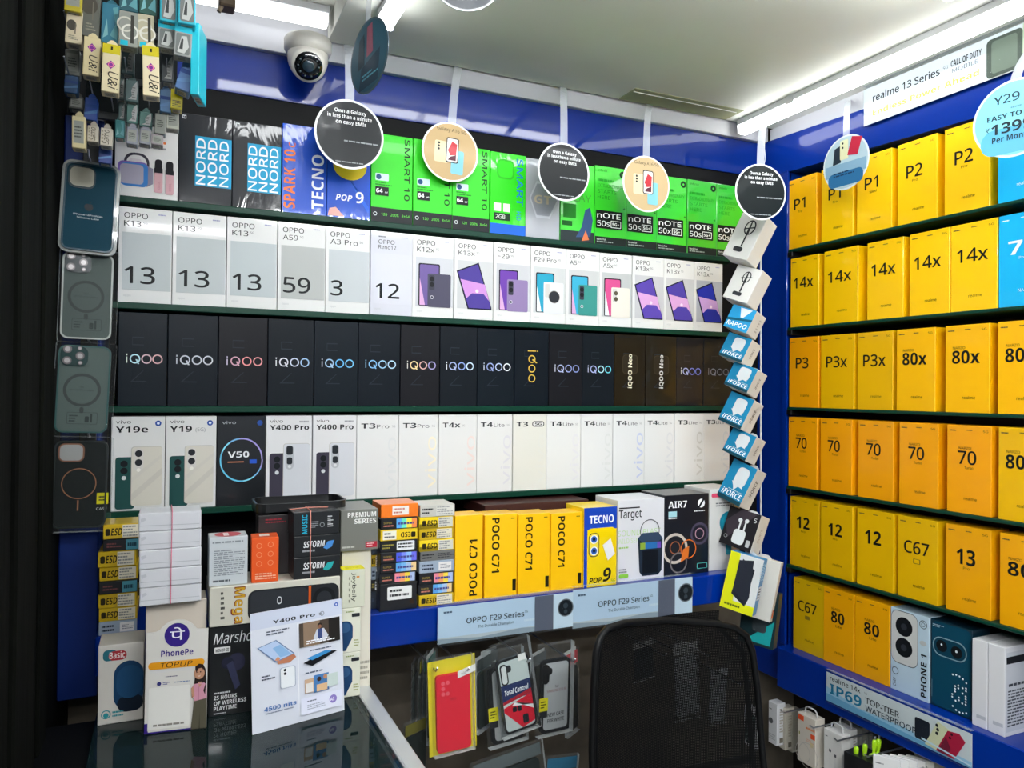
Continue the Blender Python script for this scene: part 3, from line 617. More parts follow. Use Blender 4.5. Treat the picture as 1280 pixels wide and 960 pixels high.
# ------------------------------------------------------------------ things on the blue ledge of the back wall
def px_box(l, r, t, bt, Y):
    a = onY(l, (t+bt)/2, Y).x; c = onY(r, (t+bt)/2, Y).x; m = (l+r)/2
    return a, c, onY(m, bt, Y).z, onY(m, t, Y).z
def cartA(name, l, r, t, bt, Y, d, m, prints, label, cat='box', group=None, extra=None, zb=None, rz=0, c=.0008, gap=.001):
    a, e, z0, z1 = px_box(l, r, t, bt, Y)
    if zb is not None: z0 = zb
    return carton(name, e-a-gap, d, z1-z0, m, prints, TR((a+e)/2, Y, z0, rz), label, cat, group, extra, c)
LT = Zc(GLZ)
poco = [('t', 'POCO C71', .80, .05, .10, '#221d10', {'rot': 90, 'wd': .66, 'bold': .02})]
poco2 = [('t', 'POCO C71', .22, .96, .10, '#221d10', {'rot': -90, 'wd': .66, 'bold': .02}), ('r', .86, .06, .97, .20, '#221d10'), ('L', .80, .93, .92, .96, 1, '#8a7420')]
for k, (l, r, pr) in enumerate([(568.5, 603.5, poco), (605.5, 646.5, poco2), (647.5, 687.5, poco2), (688.5, 728, poco2)]):
    cartA('phone_box', l, r, 644-k, 750-k*6.5, 1.318, .05, mat('#ffc400', .4, .4), pr, ['yellow box with lettering reading upwards, on blue ledge', 'yellow box with lettering reading downwards, left of three', 'yellow box with lettering reading downwards, middle of three', 'yellow box with lettering reading downwards, right of three'][k], 'box', 'yellow boxes on the blue ledge', zb=LT)
cartA('phone_box', 729.5, 771, 634, 732, 1.312, .075, mat('#f5d400', .4, .4), [('r', 0, .72, 1, 1, '#1a44b0'), ('r', 0, 0, .10, 1, '#1a44b0'), ('t', 'TECNO', .16, .80, .10, '#f2f5fa', {'wd': .74, 'bold': .03}),
      ('rr', .10, .62, .96, .74, .06, '#f5d400'), ('rr', .14, .38, .46, .68, .06, '#23262c'), ('rr', .16, .39, .44, .67, .055, '#f0d84a'), ('e', .30, .60, .055, '#e8ecf2'), ('e', .30, .60, .042, '#2f5ca8'), ('e', .30, .60, .02, '#0e1a30'), ('e', .30, .455, .055, '#e8ecf2'), ('e', .30, .455, .042, '#2f5ca8'), ('e', .30, .455, .02, '#0e1a30'),
      ('p', [(.56, .52), (.80, .60), (.94, .40), (.72, .32)], '#e6e6e6'), ('t', 'POP', .16, .05, .07, '#15171a', {'wd': .36, 'bold': .03, 'shear': .2}), ('t', '9', .55, .06, .17, '#15171a', {'wd': .24, 'bold': .03, 'shear': .15}), ('t', '5G', .82, .04, .04, '#2b8a3a')],
      'blue and yellow box with two printed lenses, right of yellow boxes', 'box', zb=LT)
cartA('speaker_box', 772, 830.5, 624, 725, 1.322, .09, mat('#dcdde2', .4, .35), [('t', 'Target', .02, .78, .10, '#1e2024', {'wd': .48, 'bold': .01}), ('r', .02, .895, .46, .91, '#1e2024'), ('t', 'SOUND BLAST', .0, .56, .07, '#b9d89a', {'wd': .92}), ('t', 'WILD SENSE', .0, .47, .06, '#c3dca8', {'wd': .55}), ('L', .02, .40, .36, .44, 1, '#9ac46a'),
      ('o', .68, .60, .145, .010, '#2b3038'), ('p', [(.42, .52), (.52, .58), (.86, .58), (.96, .50), (.94, .10), (.86, .05), (.52, .05), (.46, .10)], '#1f2a38'), ('p', [(.42, .52), (.52, .58), (.86, .58), (.96, .50), (.86, .46), (.52, .46)], '#33445c'), ('r', .47, .38, .92, .46, '#2a6aa8'), ('r', .47, .38, .58, .46, '#8aa83a'), ('r', .84, .38, .92, .46, '#6a4ab0'), ('r', .52, .08, .86, .36, '#0f141c'), ('rr', .02, .05, .22, .10, .02, '#8ac84a'), ('L', .02, .11, .2, .17, 2, '#7a7e84')],
      'large white box picturing a black portable speaker with handle', 'box', zb=LT)
cartA('headphone_box', 831, 886, 618, 718, 1.325, .09, mat('#10151f', .35, .4), [('t', 'AIR7', .07, .84, .085, '#f2f4f6', {'wd': .42, 'bold': .04}), ('e', .82, .88, .055, '#f2f4f6'), ('p', [(.74, .83), (.79, .83), (.90, .93), (.85, .93)], '#10151f'), ('L', .66, .77, .96, .80, 1, '#d8dce0'), ('r', .07, .73, .26, .80, '#a8d8e0'), ('L', .07, .70, .26, .73, 1, '#e0e6ea'),
      ('o', .78, .50, .14, .03, '#4a4458'), ('e', .78, .50, .10, '#23222e'), ('o', .78, .50, .07, .012, '#b08a98'), ('o', .22, .34, .19, .035, '#c8beb4'), ('e', .22, .34, .14, '#1d1f26'), ('o', .22, .35, .08, .012, '#9a5a3a'), ('o', .30, .16, .13, .02, '#6f6a6c'), ('p', [(.34, .16), (.52, .22), (.54, .36), (.40, .32)], '#d8702a'), ('o', .52, .32, .12, .012, '#d8702a'), ('rr', .72, .06, .96, .13, .015, '#5ab8b0'), ('rr', .735, .066, .945, .124, .012, '#10151f')],
      'black box picturing large headphones and looping orange cable', 'box', zb=LT)
cartA('fan_box', 886.5, 925, 611, 714, 1.33, .09, mat('#d4d3cf', .4, .35), [('rr', .06, .90, .36, .95, .02, '#d84a6a'), ('L', .20, .78, .8, .84, 2, '#6a6c70'), ('e', .62, .58, .14, '#1a7f98'), ('rr', .54, .18, .72, .48, .02, '#2a8a9c'), ('e', .62, .58, .11, '#1c8aa4')],
      'white box picturing a teal handheld fan, behind the hanging boxes', 'box', zb=LT)
for l, r, t, bt, lb in [(606, 736, 628, 643, 'long dark red box lying flat on top of yellow boxes')]:
    cartA('tool_box', l, r, t, bt, 1.40, .12, mat('#3a1612', .5, .2), [], lb, 'box', zb=onY(670, 641.5, 1.40).z)
# stacked screen-guard packs
def esd(kind):
    g = '#2a2413'
    if kind == 'y': return '#f2d21a', [('r', .0, .0, .54, .42, '#8a7614'), ('t', 'ESD', .22, .22, .50, g, {'wd': .28, 'bold': .03, 'shear': .2}), ('rr', .08, .22, .19, .72, .1, g), ('r', .55, .06, .97, .94, '#d2d0c4'), ('L', .57, .1, .95, .9, 4, '#8a8c8a')]
    if kind == 'yr': return '#ecc81a', [('t', 'ESD', .80, .70, .46, g, {'rot': 180, 'wd': .26, 'bold': .03}), ('rr', .82, .22, .94, .70, .1, g), ('r', .06, .1, .42, .9, '#e6e4d6'), ('L', .1, .2, .38, .8, 2, '#6a6c6a')]
    if kind == 'yd': return '#caa80e', [('t', 'ESD', .20, .24, .50, g, {'wd': .28, 'bold': .03, 'shear': .2}), ('rr', .06, .24, .18, .72, .1, g), ('r', .50, .06, .95, .94, '#ddd6c2'), ('L', .52, .1, .93, .9, 4, '#8a8c8a')]
    if kind in ('h1', 'h2', 'h3', 'h4'):
        cs = {'h1': ['#5aa8e8', '#6ee0c0', '#f2e24a', '#f08a4a'], 'h2': ['#4a5ad8', '#7a8ae8', '#8ab8f0', '#6a6ae0'], 'h3': ['#5aa0e0', '#7ab8e8', '#a8c0e0', '#e8c890'], 'h4': ['#e8889a', '#f0a06a', '#f2d84a', '#a8b8e0']}[kind]
        p = [('t', 'SUPER', .08, .5, .18, '#b09a4a', {'wd': .22}), ('L', .08, .2, .36, .45, 1, '#c87a6a')]
        for q in range(8): p.append(('p', [(.42+q*.068, .08), (.42+(q+1)*.068, .08), (.42+(q+1)*.068, .94), (.42+q*.068, .94)], cs[q//2]))
        return '#15161a', p+[('L', .46, .3, .9, .7, 1, '#4a4a8a')]
    if kind == 'w': return '#15161a', [('L', .06, .25, .38, .75, 2, '#a89a4a'), ('rr', .44, .1, .92, .92, .08, '#e4e6e8'), ('L', .48, .25, .88, .8, 2, '#3a3c40')]
    if kind == 'o': return '#f07a1c', [('r', .30, .18, .74, .84, '#ece6e0'), ('L', .33, .25, .7, .75, 2, '#c87a6a')]
    if kind == 'g': return '#c4c2ba', [('L', .06, .2, .38, .8, 2, '#2a2c2e'), ('r', .46, .08, .96, .92, '#d6d4cc'), ('L', .48, .12, .94, .9, 4, '#9a9c9a')]
    if kind == 'gk': return '#6a6a68', [('L', .04, .2, .4, .8, 2, '#23242a'), ('L', .5, .2, .96, .8, 3, '#3a3c42')]
    if kind == 's': return '#9aa8ba', [('L', .08, .2, .4, .8, 2, '#2a3444'), ('r', .55, .15, .92, .85, '#e2dedc'), ('L', .6, .3, .9, .7, 3, '#8a8c92')]
    if kind == 'k': return '#121317', [('rr', .20, .40, .86, .88, .05, '#e2e3e2'), ('L', .26, .48, .8, .82, 2, '#3a3c3e'), ('rr', .80, .2, .92, .36, .03, '#3a2a1c')]
    if kind == 'kb': return '#15171a', [('L', .1, .25, .5, .75, 2, '#7a4a4a'), ('r', .6, .05, .98, .95, '#4a8a9a'), ('L', .64, .2, .94, .8, 1, '#1a3a4a')]
    return '#2b3440', [('L', .1, .3, .6, .7, 1, '#4a5464')]
GN = 'screen guard packs stacked on the ledge'
WORD = {'y': 'yellow', 'yr': 'yellow upside-down', 'yd': 'mustard', 'h1': 'black with rainbow label', 'h2': 'black with violet label', 'h3': 'black with pale blue label', 'h4': 'black with pink label', 'w': 'black with white label', 'o': 'orange', 'g': 'pale grey', 'gk': 'dark grey', 's': 'silver blue', 'k': 'thick black', 'kb': 'black with teal end', 'd': 'dark grey'}
def stack(specs, l, r, top, bot, Y, zb, where, total, d=.065):
    """packs given from the top; heights in picture pixels, stacked down onto zb"""
    tot = sum(s[1] for s in specs); z = onY((l+r)/2, top, Y).z; sc = (z-zb)/tot
    for k, (kind, hpx, dx) in enumerate(specs):
        hh = hpx*sc; a = onY(l+dx, (top+bot)/2, Y).x; e = onY(r+dx, (top+bot)/2, Y).x
        m, p = esd(kind)
        carton('screen_guard_pack', e-a, d, hh-.0005, mat(m, .35, .4), p, TR((a+e)/2, Y+random.uniform(0, .004), z-hh, random.uniform(-1.2, 1.2)),
               f'{WORD[kind]} screen guard pack, {ORD[k]} in {where}', 'box', GN)
        z -= hh
stack([('o', 17, 1), ('h1', 14, 0), ('yr', 14, 0), ('w', 14, 0), ('h2', 13, 0), ('h3', 13, 0), ('h4', 13, -1), ('k', 34, 0)], 475.5, 522, 630, 764, 1.306, LT, 'stack under orange pack', 8)
stack([('g', 15, 1), ('y', 14.5, 0), ('yd', 14, 0), ('y', 14, 0), ('gk', 12, 1), ('s', 15, 0), ('h4', 14, 0), ('h3', 13, -1), ('yd', 14, 0)], 524.5, 567.5, 631, 759, 1.312, LT, 'stack left of yellow boxes', 9)
stack([('g', 11, 0), ('d', 9, 0), ('yd', 17, 0), ('s', 18, 0), ('w', 16, 0), ('d', 25, 0)], 464.5, 475, 676, 772, 1.33, LT, 'thin stack left of orange-topped one', 6, .1)
stack([('yd', 18, 4), ('kb', 14, 4), ('yd', 19, -2), ('yd', 17, 0), ('kb', 15, 0), ('yd', 17, -1), ('yd', 16, 0), ('s', 16, 0)], 124, 172, 655, 789, 1.352, LT, 'dim stack by left board', 8)

# ------------------------------------------------------------------ things on the glass counter
CT = Zc(CZ)
Yb = 1.262
cartA('earbud_box', 122, 180, 805, 893, 1.245, .06, mat('#cfcac2', .45, .2), [('rr', .10, .80, .40, .94, .05, '#2a6a78'), ('rr', .22, .80, .62, .92, .06, '#b03038'), ('t', 'Basic', .24, .825, .085, '#e8d8d4', {'wd': .34, 'bold': .02}), ('rr', .34, .16, 1.0, .78, .28, '#173a5c'), ('rr', .42, .13, 1.0, .34, .12, '#0c1826'), ('rr', .40, .30, .98, .72, .22, '#1c4468'), ('o', .18, .13, .055, .012, '#2a8a94'), ('e', .18, .12, .03, '#2a8a94'), ('L', .32, .08, .56, .17, 2, '#2a8a94')],
      'white box picturing a dark blue earbud case, at counter left end', 'box', zb=CT)
mb_z = onY(290, 781, 1.212).z
cartA('earbud_box', 260.5, 316, 781, 903, 1.212, .07, mat('#191b1d', .35, .5), [('t', 'Marsho', .10, .80, .12, '#eceeee', {'wd': .86, 'shear': .25}), ('rr', .12, .70, .48, .765, .01, '#e8e8e6'), ('t', 'MINOR III', .15, .712, .035, '#1b1d1f', {'wd': .30, 'bold': .03}), ('rr', .44, .48, .82, .68, .09, '#33344a'), ('e', .42, .58, .065, '#26283a'), ('p', [(.40, .56), (.54, .60), (.72, .32), (.60, .27)], '#3a3d58'), ('L', .12, .24, .5, .275, 1, '#d4d6d8'),
      ('t', '25 HOURS', .12, .185, .045, '#eef0f0', {'wd': .52, 'bold': .04}), ('t', 'OF WIRELESS', .12, .125, .045, '#eef0f0', {'wd': .74, 'bold': .04}), ('t', 'PLAYTIME', .12, .065, .045, '#eef0f0', {'wd': .52, 'bold': .04}), ('L', .12, .02, .4, .045, 1, '#c8cacc')],
      'black earbud box with white script lettering beside the payment sign', 'box', zb=CT)
cartA('earbud_box', 318, 372, 781, 903, 1.214, .07, mat('#191b1d', .35, .5), [], 'black earbud box hidden behind the phone leaflet stand', 'box', zb=CT)
# pale box behind the payment sign and the banded white stack on it
cartA('carton_box', 181, 258, 752, 905, 1.2205, .055, mat('#d8cdbf', .5, .1), [], 'cream box standing behind the payment sign', 'box', zb=CT)
zs = onY(215, 752, 1.21).z
hs = [23, 23, 24, 23, 23]; tops = 638; zt_ = onY(215, tops, 1.21).z; scl = (zt_-zs)/sum(hs); z = zs
wst = [thing('white_carton', f'plain white carton, {w_} in the stack tied with red string', 'box', None, 'white cartons tied with red string') for w_ in ('lowest', 'second from bottom', 'middle', 'second from top', 'topmost')]
for k, t in enumerate(wst):
    hh = hs[k]*scl; a = onY(175-k*.6, 700, 1.2).x; e = onY(252-k*.3, 700, 1.2).x
    t.matrix_local = TR((a+e)/2, 1.196+random.uniform(0, .002), z, random.uniform(-1.5, 1.5))
    w_ = e-a
    mb = MB(); mb.box(-w_/2, w_/2, 0, .06, 0, hh-.0006, mat('#d6d7dc', .45, .15), .0012); mb.build('carton_body', t)
    mb = MB(); mb.poly(Fr((-w_/2, 0, 0), (1, 0, 0), (0, 0, 1)), [(w_*.02, hh*.30), (w_*.97, hh*.26), (w_*.97, hh*.29), (w_*.02, hh*.33)], mat('#b4b6bc', .6), .0004)
    mb.poly(Fr((-w_/2, 0, 0), (1, 0, 0), (0, 0, 1)), [(w_*.04, hh*.5), (w_*.12, hh*.62), (w_*.10, hh*.75), (w_*.03, hh*.7)], mat('#c2c4ca', .6), .0005); mb.build('flap_crease', t)
    z += hh
ztop_w = z
mb = MB(); xs_ = onY(214, 700, 1.19).x
mb.tube([(xs_, 1.1945, zs+.001), (xs_, 1.1925, zs+.05), (xs_+.0005, 1.1925, ztop_w-.01), (xs_+.0005, 1.194, ztop_w+.0008), (xs_+.0005, 1.225, ztop_w+.0012), (xs_, 1.26, ztop_w+.0008)], .0007, mat('#d8708a', .7), 6)
tag(mb.build('string'), 'thin red string tied round the white carton stack', 'string')
# long speaker box lying across, with boxes on top
zm0 = mb_z+.001; zm1 = onY(340, 728, 1.206).z
a = onY(262, 750, 1.206).x; e = onY(425, 750, 1.206).x
wM = e-a; hM = zm1-zm0
carton('speaker_box', wM, .085, hM, mat('#cfccbe', .42, .3), [('t', 'Mega', .180, .97, .27, '#7a2a1a', {'rot': -90, 'wd': .94, 'bold': .04}), ('t', 'Mega', .186, .95, .235, '#c89a2a', {'rot': -90, 'wd': .9, 'bold': .04}), ('L', .08, .15, .11, .9, 6, '#3a3a36'), ('rr', .28, .06, .99, .84, .2, '#232529'), ('rr', .30, .10, .74, .80, .16, '#2f3237'), ('p', [(.745, .08), (.765, .08), (.765, .82), (.745, .82)], '#c8581c'), ('e', .87, .45, .30, '#17191c'), ('e', .87, .45, .2, '#2a2d32'), ('rr', .50, .42, .535, .62, .06, '#d8dadc'), ('rr', .506, .45, .529, .59, .05, '#2f3237')],
       TR((a+e)/2, 1.206, zm0, 0), 'long cream box picturing a black cylindrical speaker with orange band', 'box', c=.001)
ZM = zm1
def onM(name, l, r, t, Y, d, m, pr, lb, ex=None, rz=0, zb=None, cat='box', group=None):
    return cartA(name, l, r, t, 726, Y, d, m, pr, lb, cat, group, ex, zb=ZM+.0005 if zb is None else zb, rz=rz)
onM('charger_box', 261, 310, 671, 1.212, .042, mat('#c6ccd0', .4, .3), [('L', .08, .86, .92, .93, 1, '#8a9096'), ('L', .12, .20, .92, .74, 13, '#8a9096'), ('L', .1, .06, .85, .14, 1, '#5a6066')], 'grey printed box with dome-shaped red top, left of orange box', {'t': [('e', .5, .5, .45, '#b84a54'), ('r', .38, .2, .52, .8, '#e8dcdc')]})
onM('charger_box', 314, 348.5, 672, 1.21, .04, mat('#e8560f', .45, .2), [('o', .28, .82, .06, .01, '#f0a078'), ('o', .70, .84, .06, .01, '#f0a078'), ('o', .28, .62, .06, .01, '#f0a078'), ('o', .70, .63, .06, .01, '#f0a078'), ('o', .28, .42, .06, .01, '#f0a078'), ('o', .70, .43, .06, .01, '#f0a078'), ('L', .14, .06, .9, .22, 3, '#f4b898')], 'small bright orange box standing on the long speaker box', {'t': [('r', .3, .3, .68, .7, '#f8e4da')]}, rz=-3)
for q, (l, r, t, bt, pr, lb) in enumerate([(367, 426, 697, 723, 's', 'bottom'), (367, 426, 670, 696, 's', 'middle'), (366, 424, 639, 669, 'm', 'top')]):
    if pr == 's': P_ = [('t', 'SSTORM', .20, .45, .30, '#e6e8ea', {'wd': .44, 'bold': .03, 'shear': .2}), ('L', .18, .2, .62, .38, 1, '#9a9ca0'), ('p', [(.62, .38), (.72, .68), (.86, .72), (.80, .40), (.70, .30)], '#4a8ad0' if q else '#2aa0a0')]
    else: P_ = [('t', 'MUSIC', .30, .08, .22, '#2ab0d0', {'rot': 90, 'wd': .8, 'bold': .03}), ('L', .38, .3, .54, .6, 4, '#8a8e92'), ('o', .62, .42, .10, .025, '#8a8e92'), ('L', .74, .3, .86, .8, 6, '#d8dadc')]
    z0 = [ZM+.0005, None, None][q]
    if q: z0 = z_prev
    hh = (onY(396, 639, 1.208).z-ZM)/3.0*(1.08 if pr == 'm' else .96)
    a = onY(l, 690, 1.208).x; e = onY(r, 690, 1.208).x
    carton('headphone_box', e-a, .06, hh-.0006, mat('#14171a', .38, .3), P_, TR((a+e)/2, 1.208, z0, 2), f'black boxed headphones, {lb} of the three tied with pink string', 'box', 'black boxes tied with pink string', {'t': [('L', .08, .15, .92, .85, 4, '#6a6c6c')]})
    z_prev = z0+hh
mb = MB(); xs_ = onY(388, 690, 1.205).x
mb.tube([(xs_+.001, 1.2065, ZM+.001), (xs_, 1.2055, ZM+.03), (xs_, 1.2055, z_prev-.01), (xs_, 1.2065, z_prev+.0005), (xs_, 1.233, z_prev+.001), (xs_, 1.262, z_prev+.0005)], .0008, mat('#d88a7a', .7), 6)
mb.tube([(xs_-.028, 1.232, z_prev+.0008), (xs_, 1.234, z_prev+.0022), (xs_+.032, 1.236, z_prev+.0008)], .0008, mat('#d88a7a', .7), 6)
tag(mb.build('string'), 'thin pink string tied round three black boxes', 'string')
# black open tray lying behind, resting on the black boxes
a, e = onY(320, 632, 1.262).x, onY(434, 632, 1.262).x; zt = onY(375, 640, 1.262).z
mb = MB(); KB = mat('#0e1012', .35, .4); fr = Fr(((a+e)/2, 1.30, zt), (1, 0, 0), (0, 1, 0)); hw = (e-a)/2
mb.prism(fr, rrect(-hw, -.045, hw, .045, .02), 0, .003, KB)
o_ = rrect(-hw, -.045, hw, .045, .02); i_ = rrect(-hw+.003, -.042, hw-.003, .042, .018); n = len(o_)
vv = [fr.at(u, v, .0) for u, v in o_]+[fr.at(u, v, .016) for u, v in o_]+[fr.at(u, v, .016) for u, v in i_]+[fr.at(u, v, .003) for u, v in i_]
ff = [[L*n+q, L*n+(q+1) % n, (L+1)*n+(q+1) % n, (L+1)*n+q] for L in range(3) for q in range(n)]
mb.add(vv, ff, KB)
tag(mb.build('plastic_tray'), 'shallow black plastic tray lying on the boxes under the bottom shelf', 'tray')
cartA('carton_box', 322, 366, 655, 752, 1.253, .04, mat('#1a1416', .45, .2), [('L', .2, .86, .8, .95, 2, '#8a2a34')], 'dark box supporting the black tray, behind the orange box', 'box', zb=ZM+.0005, extra=None)
bpy.data.objects['carton_box.001'].scale.z = (zt-ZM-.001)/(onY(344, 655, 1.253).z-ZM)
# white, grey and pale boxes to the right
zp = onY(450, 688, 1.225).z
cartA('headphone_box', 425.5, 473, 637, 688, 1.225, .10, mat('#6f7069', .42, .3), [('t', 'PREMIUM', .18, .82, .12, '#e8e8e4', {'wd': .76, 'bold': .04}), ('t', 'SERIES', .36, .66, .12, '#e8e8e4', {'wd': .58, 'bold': .04}), ('r', .66, .06, .97, .20, '#a82034'), ('L', .7, .09, .94, .18, 2, '#e8c0c4'), ('L', .04, .06, .6, .14, 1, '#b8b8b0')], 'grey box with pale block capitals on top of cream box', 'box', zb=zp)
cartA('carton_box', 426, 463.5, 688, 868, 1.236, .06, mat('#d5d0c2', .45, .2), [('L', .66, .05, .98, .2, 4, '#9a968a')], 'tall cream box under the grey box, behind the yellow-lidded one', 'box', zb=CT)
bpy.data.objects['carton_box.002'].scale.z *= (zp-CT-.0004)/(onY(445, 688, 1.236).z-CT)
zl = onY(440, 866, 1.185).z
for q, (t, bt, lb) in enumerate([(815, 868, 'lower'), (760, 814, 'upper')]):
    a, e = onY(378, 815, 1.205).x, onY(450.5, 815, 1.205).x
    hh = (onY(440, 760, 1.205).z-CT)/2
    carton('speaker_box', e-a, .028, hh-.0005, mat('#dcdccb', .42, .3), [('rr', .30, .05, .86, .72, .16, '#1d3f66'), ('rr', .36, .46, .82, .68, .12, '#31567e'), ('p', [(.74, .05), (.90, .44), (.90, .05)], '#dcdccb'), ('rr', .84, .80, .98, .88, .02, '#23252a'), ('L', .74, .90, .98, .95, 1, '#8a9a5a'), ('L', .88, .12, .98, .3, 3, '#9aa06a')],
           TR((a+e)/2, 1.205, CT+q*hh+.0003), f'pale box picturing a navy speaker, {lb} of two beside the leaflet', 'box', 'pale speaker boxes beside the leaflet')
zu = CT+2*hh
cartA('cable_box', 427.5, 456.5, 712, 760, 1.206, .028, mat('#d0d2be', .42, .3), [('t', 'Joybelly', .44, .92, .10, '#2a2c22', {'rot': -90, 'wd': .76, 'bold': .01}), ('L', .28, .1, .34, .85, 5, '#7a7c6a'), ('r', .62, .78, .75, .82, '#d88a3a')], 'small pale box with bright yellow lid above the navy speaker boxes', 'box', extra={'t': [('r', 0, 0, 1, 1, '#e8e010'), ('L', .2, .2, .85, .8, 4, '#b0a808')]}, zb=zu+.0004)
# leaflet stand
def leaflet():
    P0 = onZ(315.5, 919.5, CT); P1 = onZ(430.5, 888, CT); w = (P1-P0).length; ang = math.degrees(math.atan2(P1.y-P0.y, P1.x-P0.x))
    h = .167; tilt = 5
    t = thing('leaflet_stand', 'white tent card leaflet with phone pictures standing on glass counter', 'sign', TR(P0.x, P0.y, CT+.0006, ang))
    W_ = mat('#d9dde8', .35, .3); ca, sa = math.cos(math.radians(tilt)), math.sin(math.radians(tilt))
    fr = Fr((0, 0, 0), (1, 0, 0), (0, sa, ca)); mb = MB()
    mb.prism(fr, [(0, 0), (w, 0), (w, h), (0, h)], -.0012, 0, W_, False)
    H = h; 
    def scene_photo(x0, y0, x1, y1): return [('r', x0, y0, x1, y1, '#4a4038'), ('r', x0+.10*(x1-x0), y0, x0+.5*(x1-x0), y1, '#8a7460'), ('r', x0+.72*(x1-x0), y0, x1, y1, '#24211f')]
    pr = [('r', 0, .86, 1, 1, '#c9d0e2'), ('t', 'Y400 Pro', .23, .885, .030, '#22252c', {'wd': .46, 'bold': .015}), ('o', .77, .897, .020, .004, '#4a4e58'), ('t', '5G', .735, .887, .02, '#4a4e58', {'bold': .02}), ('e', .935, .955, .018, '#2f55b0'), ('e', .935, .955, .008, '#d9dde8'),
          ('L', .16, .79, .46, .835, 2, '#5a6070'), ('p', [(.22, .60), (.25, .645), (.30, .60), (.40, .64), (.43, .62), (.47, .565), (.40, .53), (.28, .535)], '#b87858'), ('p', [(.06, .705), (.26, .745), (.455, .60), (.25, .555)], '#6a7fa6'), ('p', [(.075, .703), (.255, .737), (.44, .60), (.255, .565)], '#b4c8e6'), ('p', [(.22, .68), (.30, .70), (.42, .60), (.30, .59)], '#8ab4de'), ('p', [(.24, .575), (.27, .60), (.30, .585), (.28, .56)], '#c88a6a'),
          ('L', .10, .42, .24, .47, 2, '#5a6070'), ('rr', .29, .32, .46, .50, .02, '#aab4c4'), ('rr', .30, .325, .45, .495, .018, '#e6eaee'), ('e', .345, .475, .012, '#23262c'), ('e', .345, .445, .012, '#23262c'),
          ('t', '4500 nits', .12, .165, .036, '#3f6fae', {'wd': .34, 'bold': .02}), ('L', .14, .135, .44, .155, 1, '#8a92a2'), ('r', .485, .06, .492, .85, '#f2f4f8')]
    pr += scene_photo(.505, .635, .965, .845) + [('e', .735, .80, .022, '#2a211d'), ('e', .735, .79, .016, '#8a6048'), ('p', [(.66, .70), (.70, .77), (.78, .77), (.83, .70), (.80, .66), (.68, .66)], '#c8ccd8'), ('r', .71, .68, .76, .77, '#3a4a7a'), ('L', .58, .65, .9, .69, 2, '#eceef2'),
          ('L', .62, .585, .86, .605, 1, '#5a6478'), ('p', [(.54, .50), (.80, .565), (.93, .55), (.64, .46)], '#16181c'), ('p', [(.58, .535), (.80, .575), (.86, .555), (.64, .51)], '#3a8ac4'),
          ('L', .56, .395, .88, .42, 1, '#5a6478'), ('r', .55, .235, .72, .355, '#c8a88a'), ('r', .65, .225, .82, .375, '#4a7ab0'), ('e', .71, .335, .02, '#3a2a22'), ('e', .78, .345, .02, '#b08060'), ('r', .68, .23, .80, .29, '#d8b48a'), ('r', .80, .25, .92, .36, '#c4d2ce'), ('r', .56, .24, .64, .32, '#e4e0dc'),
          ('r', .505, .06, .965, .20, '#dfe2f2'), ('L', .57, .155, .74, .175, 1, '#5a6478'), ('L', .57, .09, .78, .14, 3, '#a8aebe'), ('e', .86, .135, .036, '#8a7ac0'), ('t', 'AI', .825, .12, .028, '#eceaf6', {'bold': .03})]
    put(mb, fr, w, h, pr); mb.build('printed_card', t)
    fr2 = Fr((0, h*sa+.0012, h*ca), (1, 0, 0), (0, .34, -.94)); mb = MB(); hb = h*ca/.94
    mb.prism(Fr((.008, h*sa+.0015, h*ca), (1, 0, 0), (0, -.02, -1)), [(0, 0), (w-.016, 0), (w-.016, h*ca), (0, h*ca)], -.0008, 0, mat('#9a9ea8', .5), False); mb.build('back_flap', t)
leaflet()
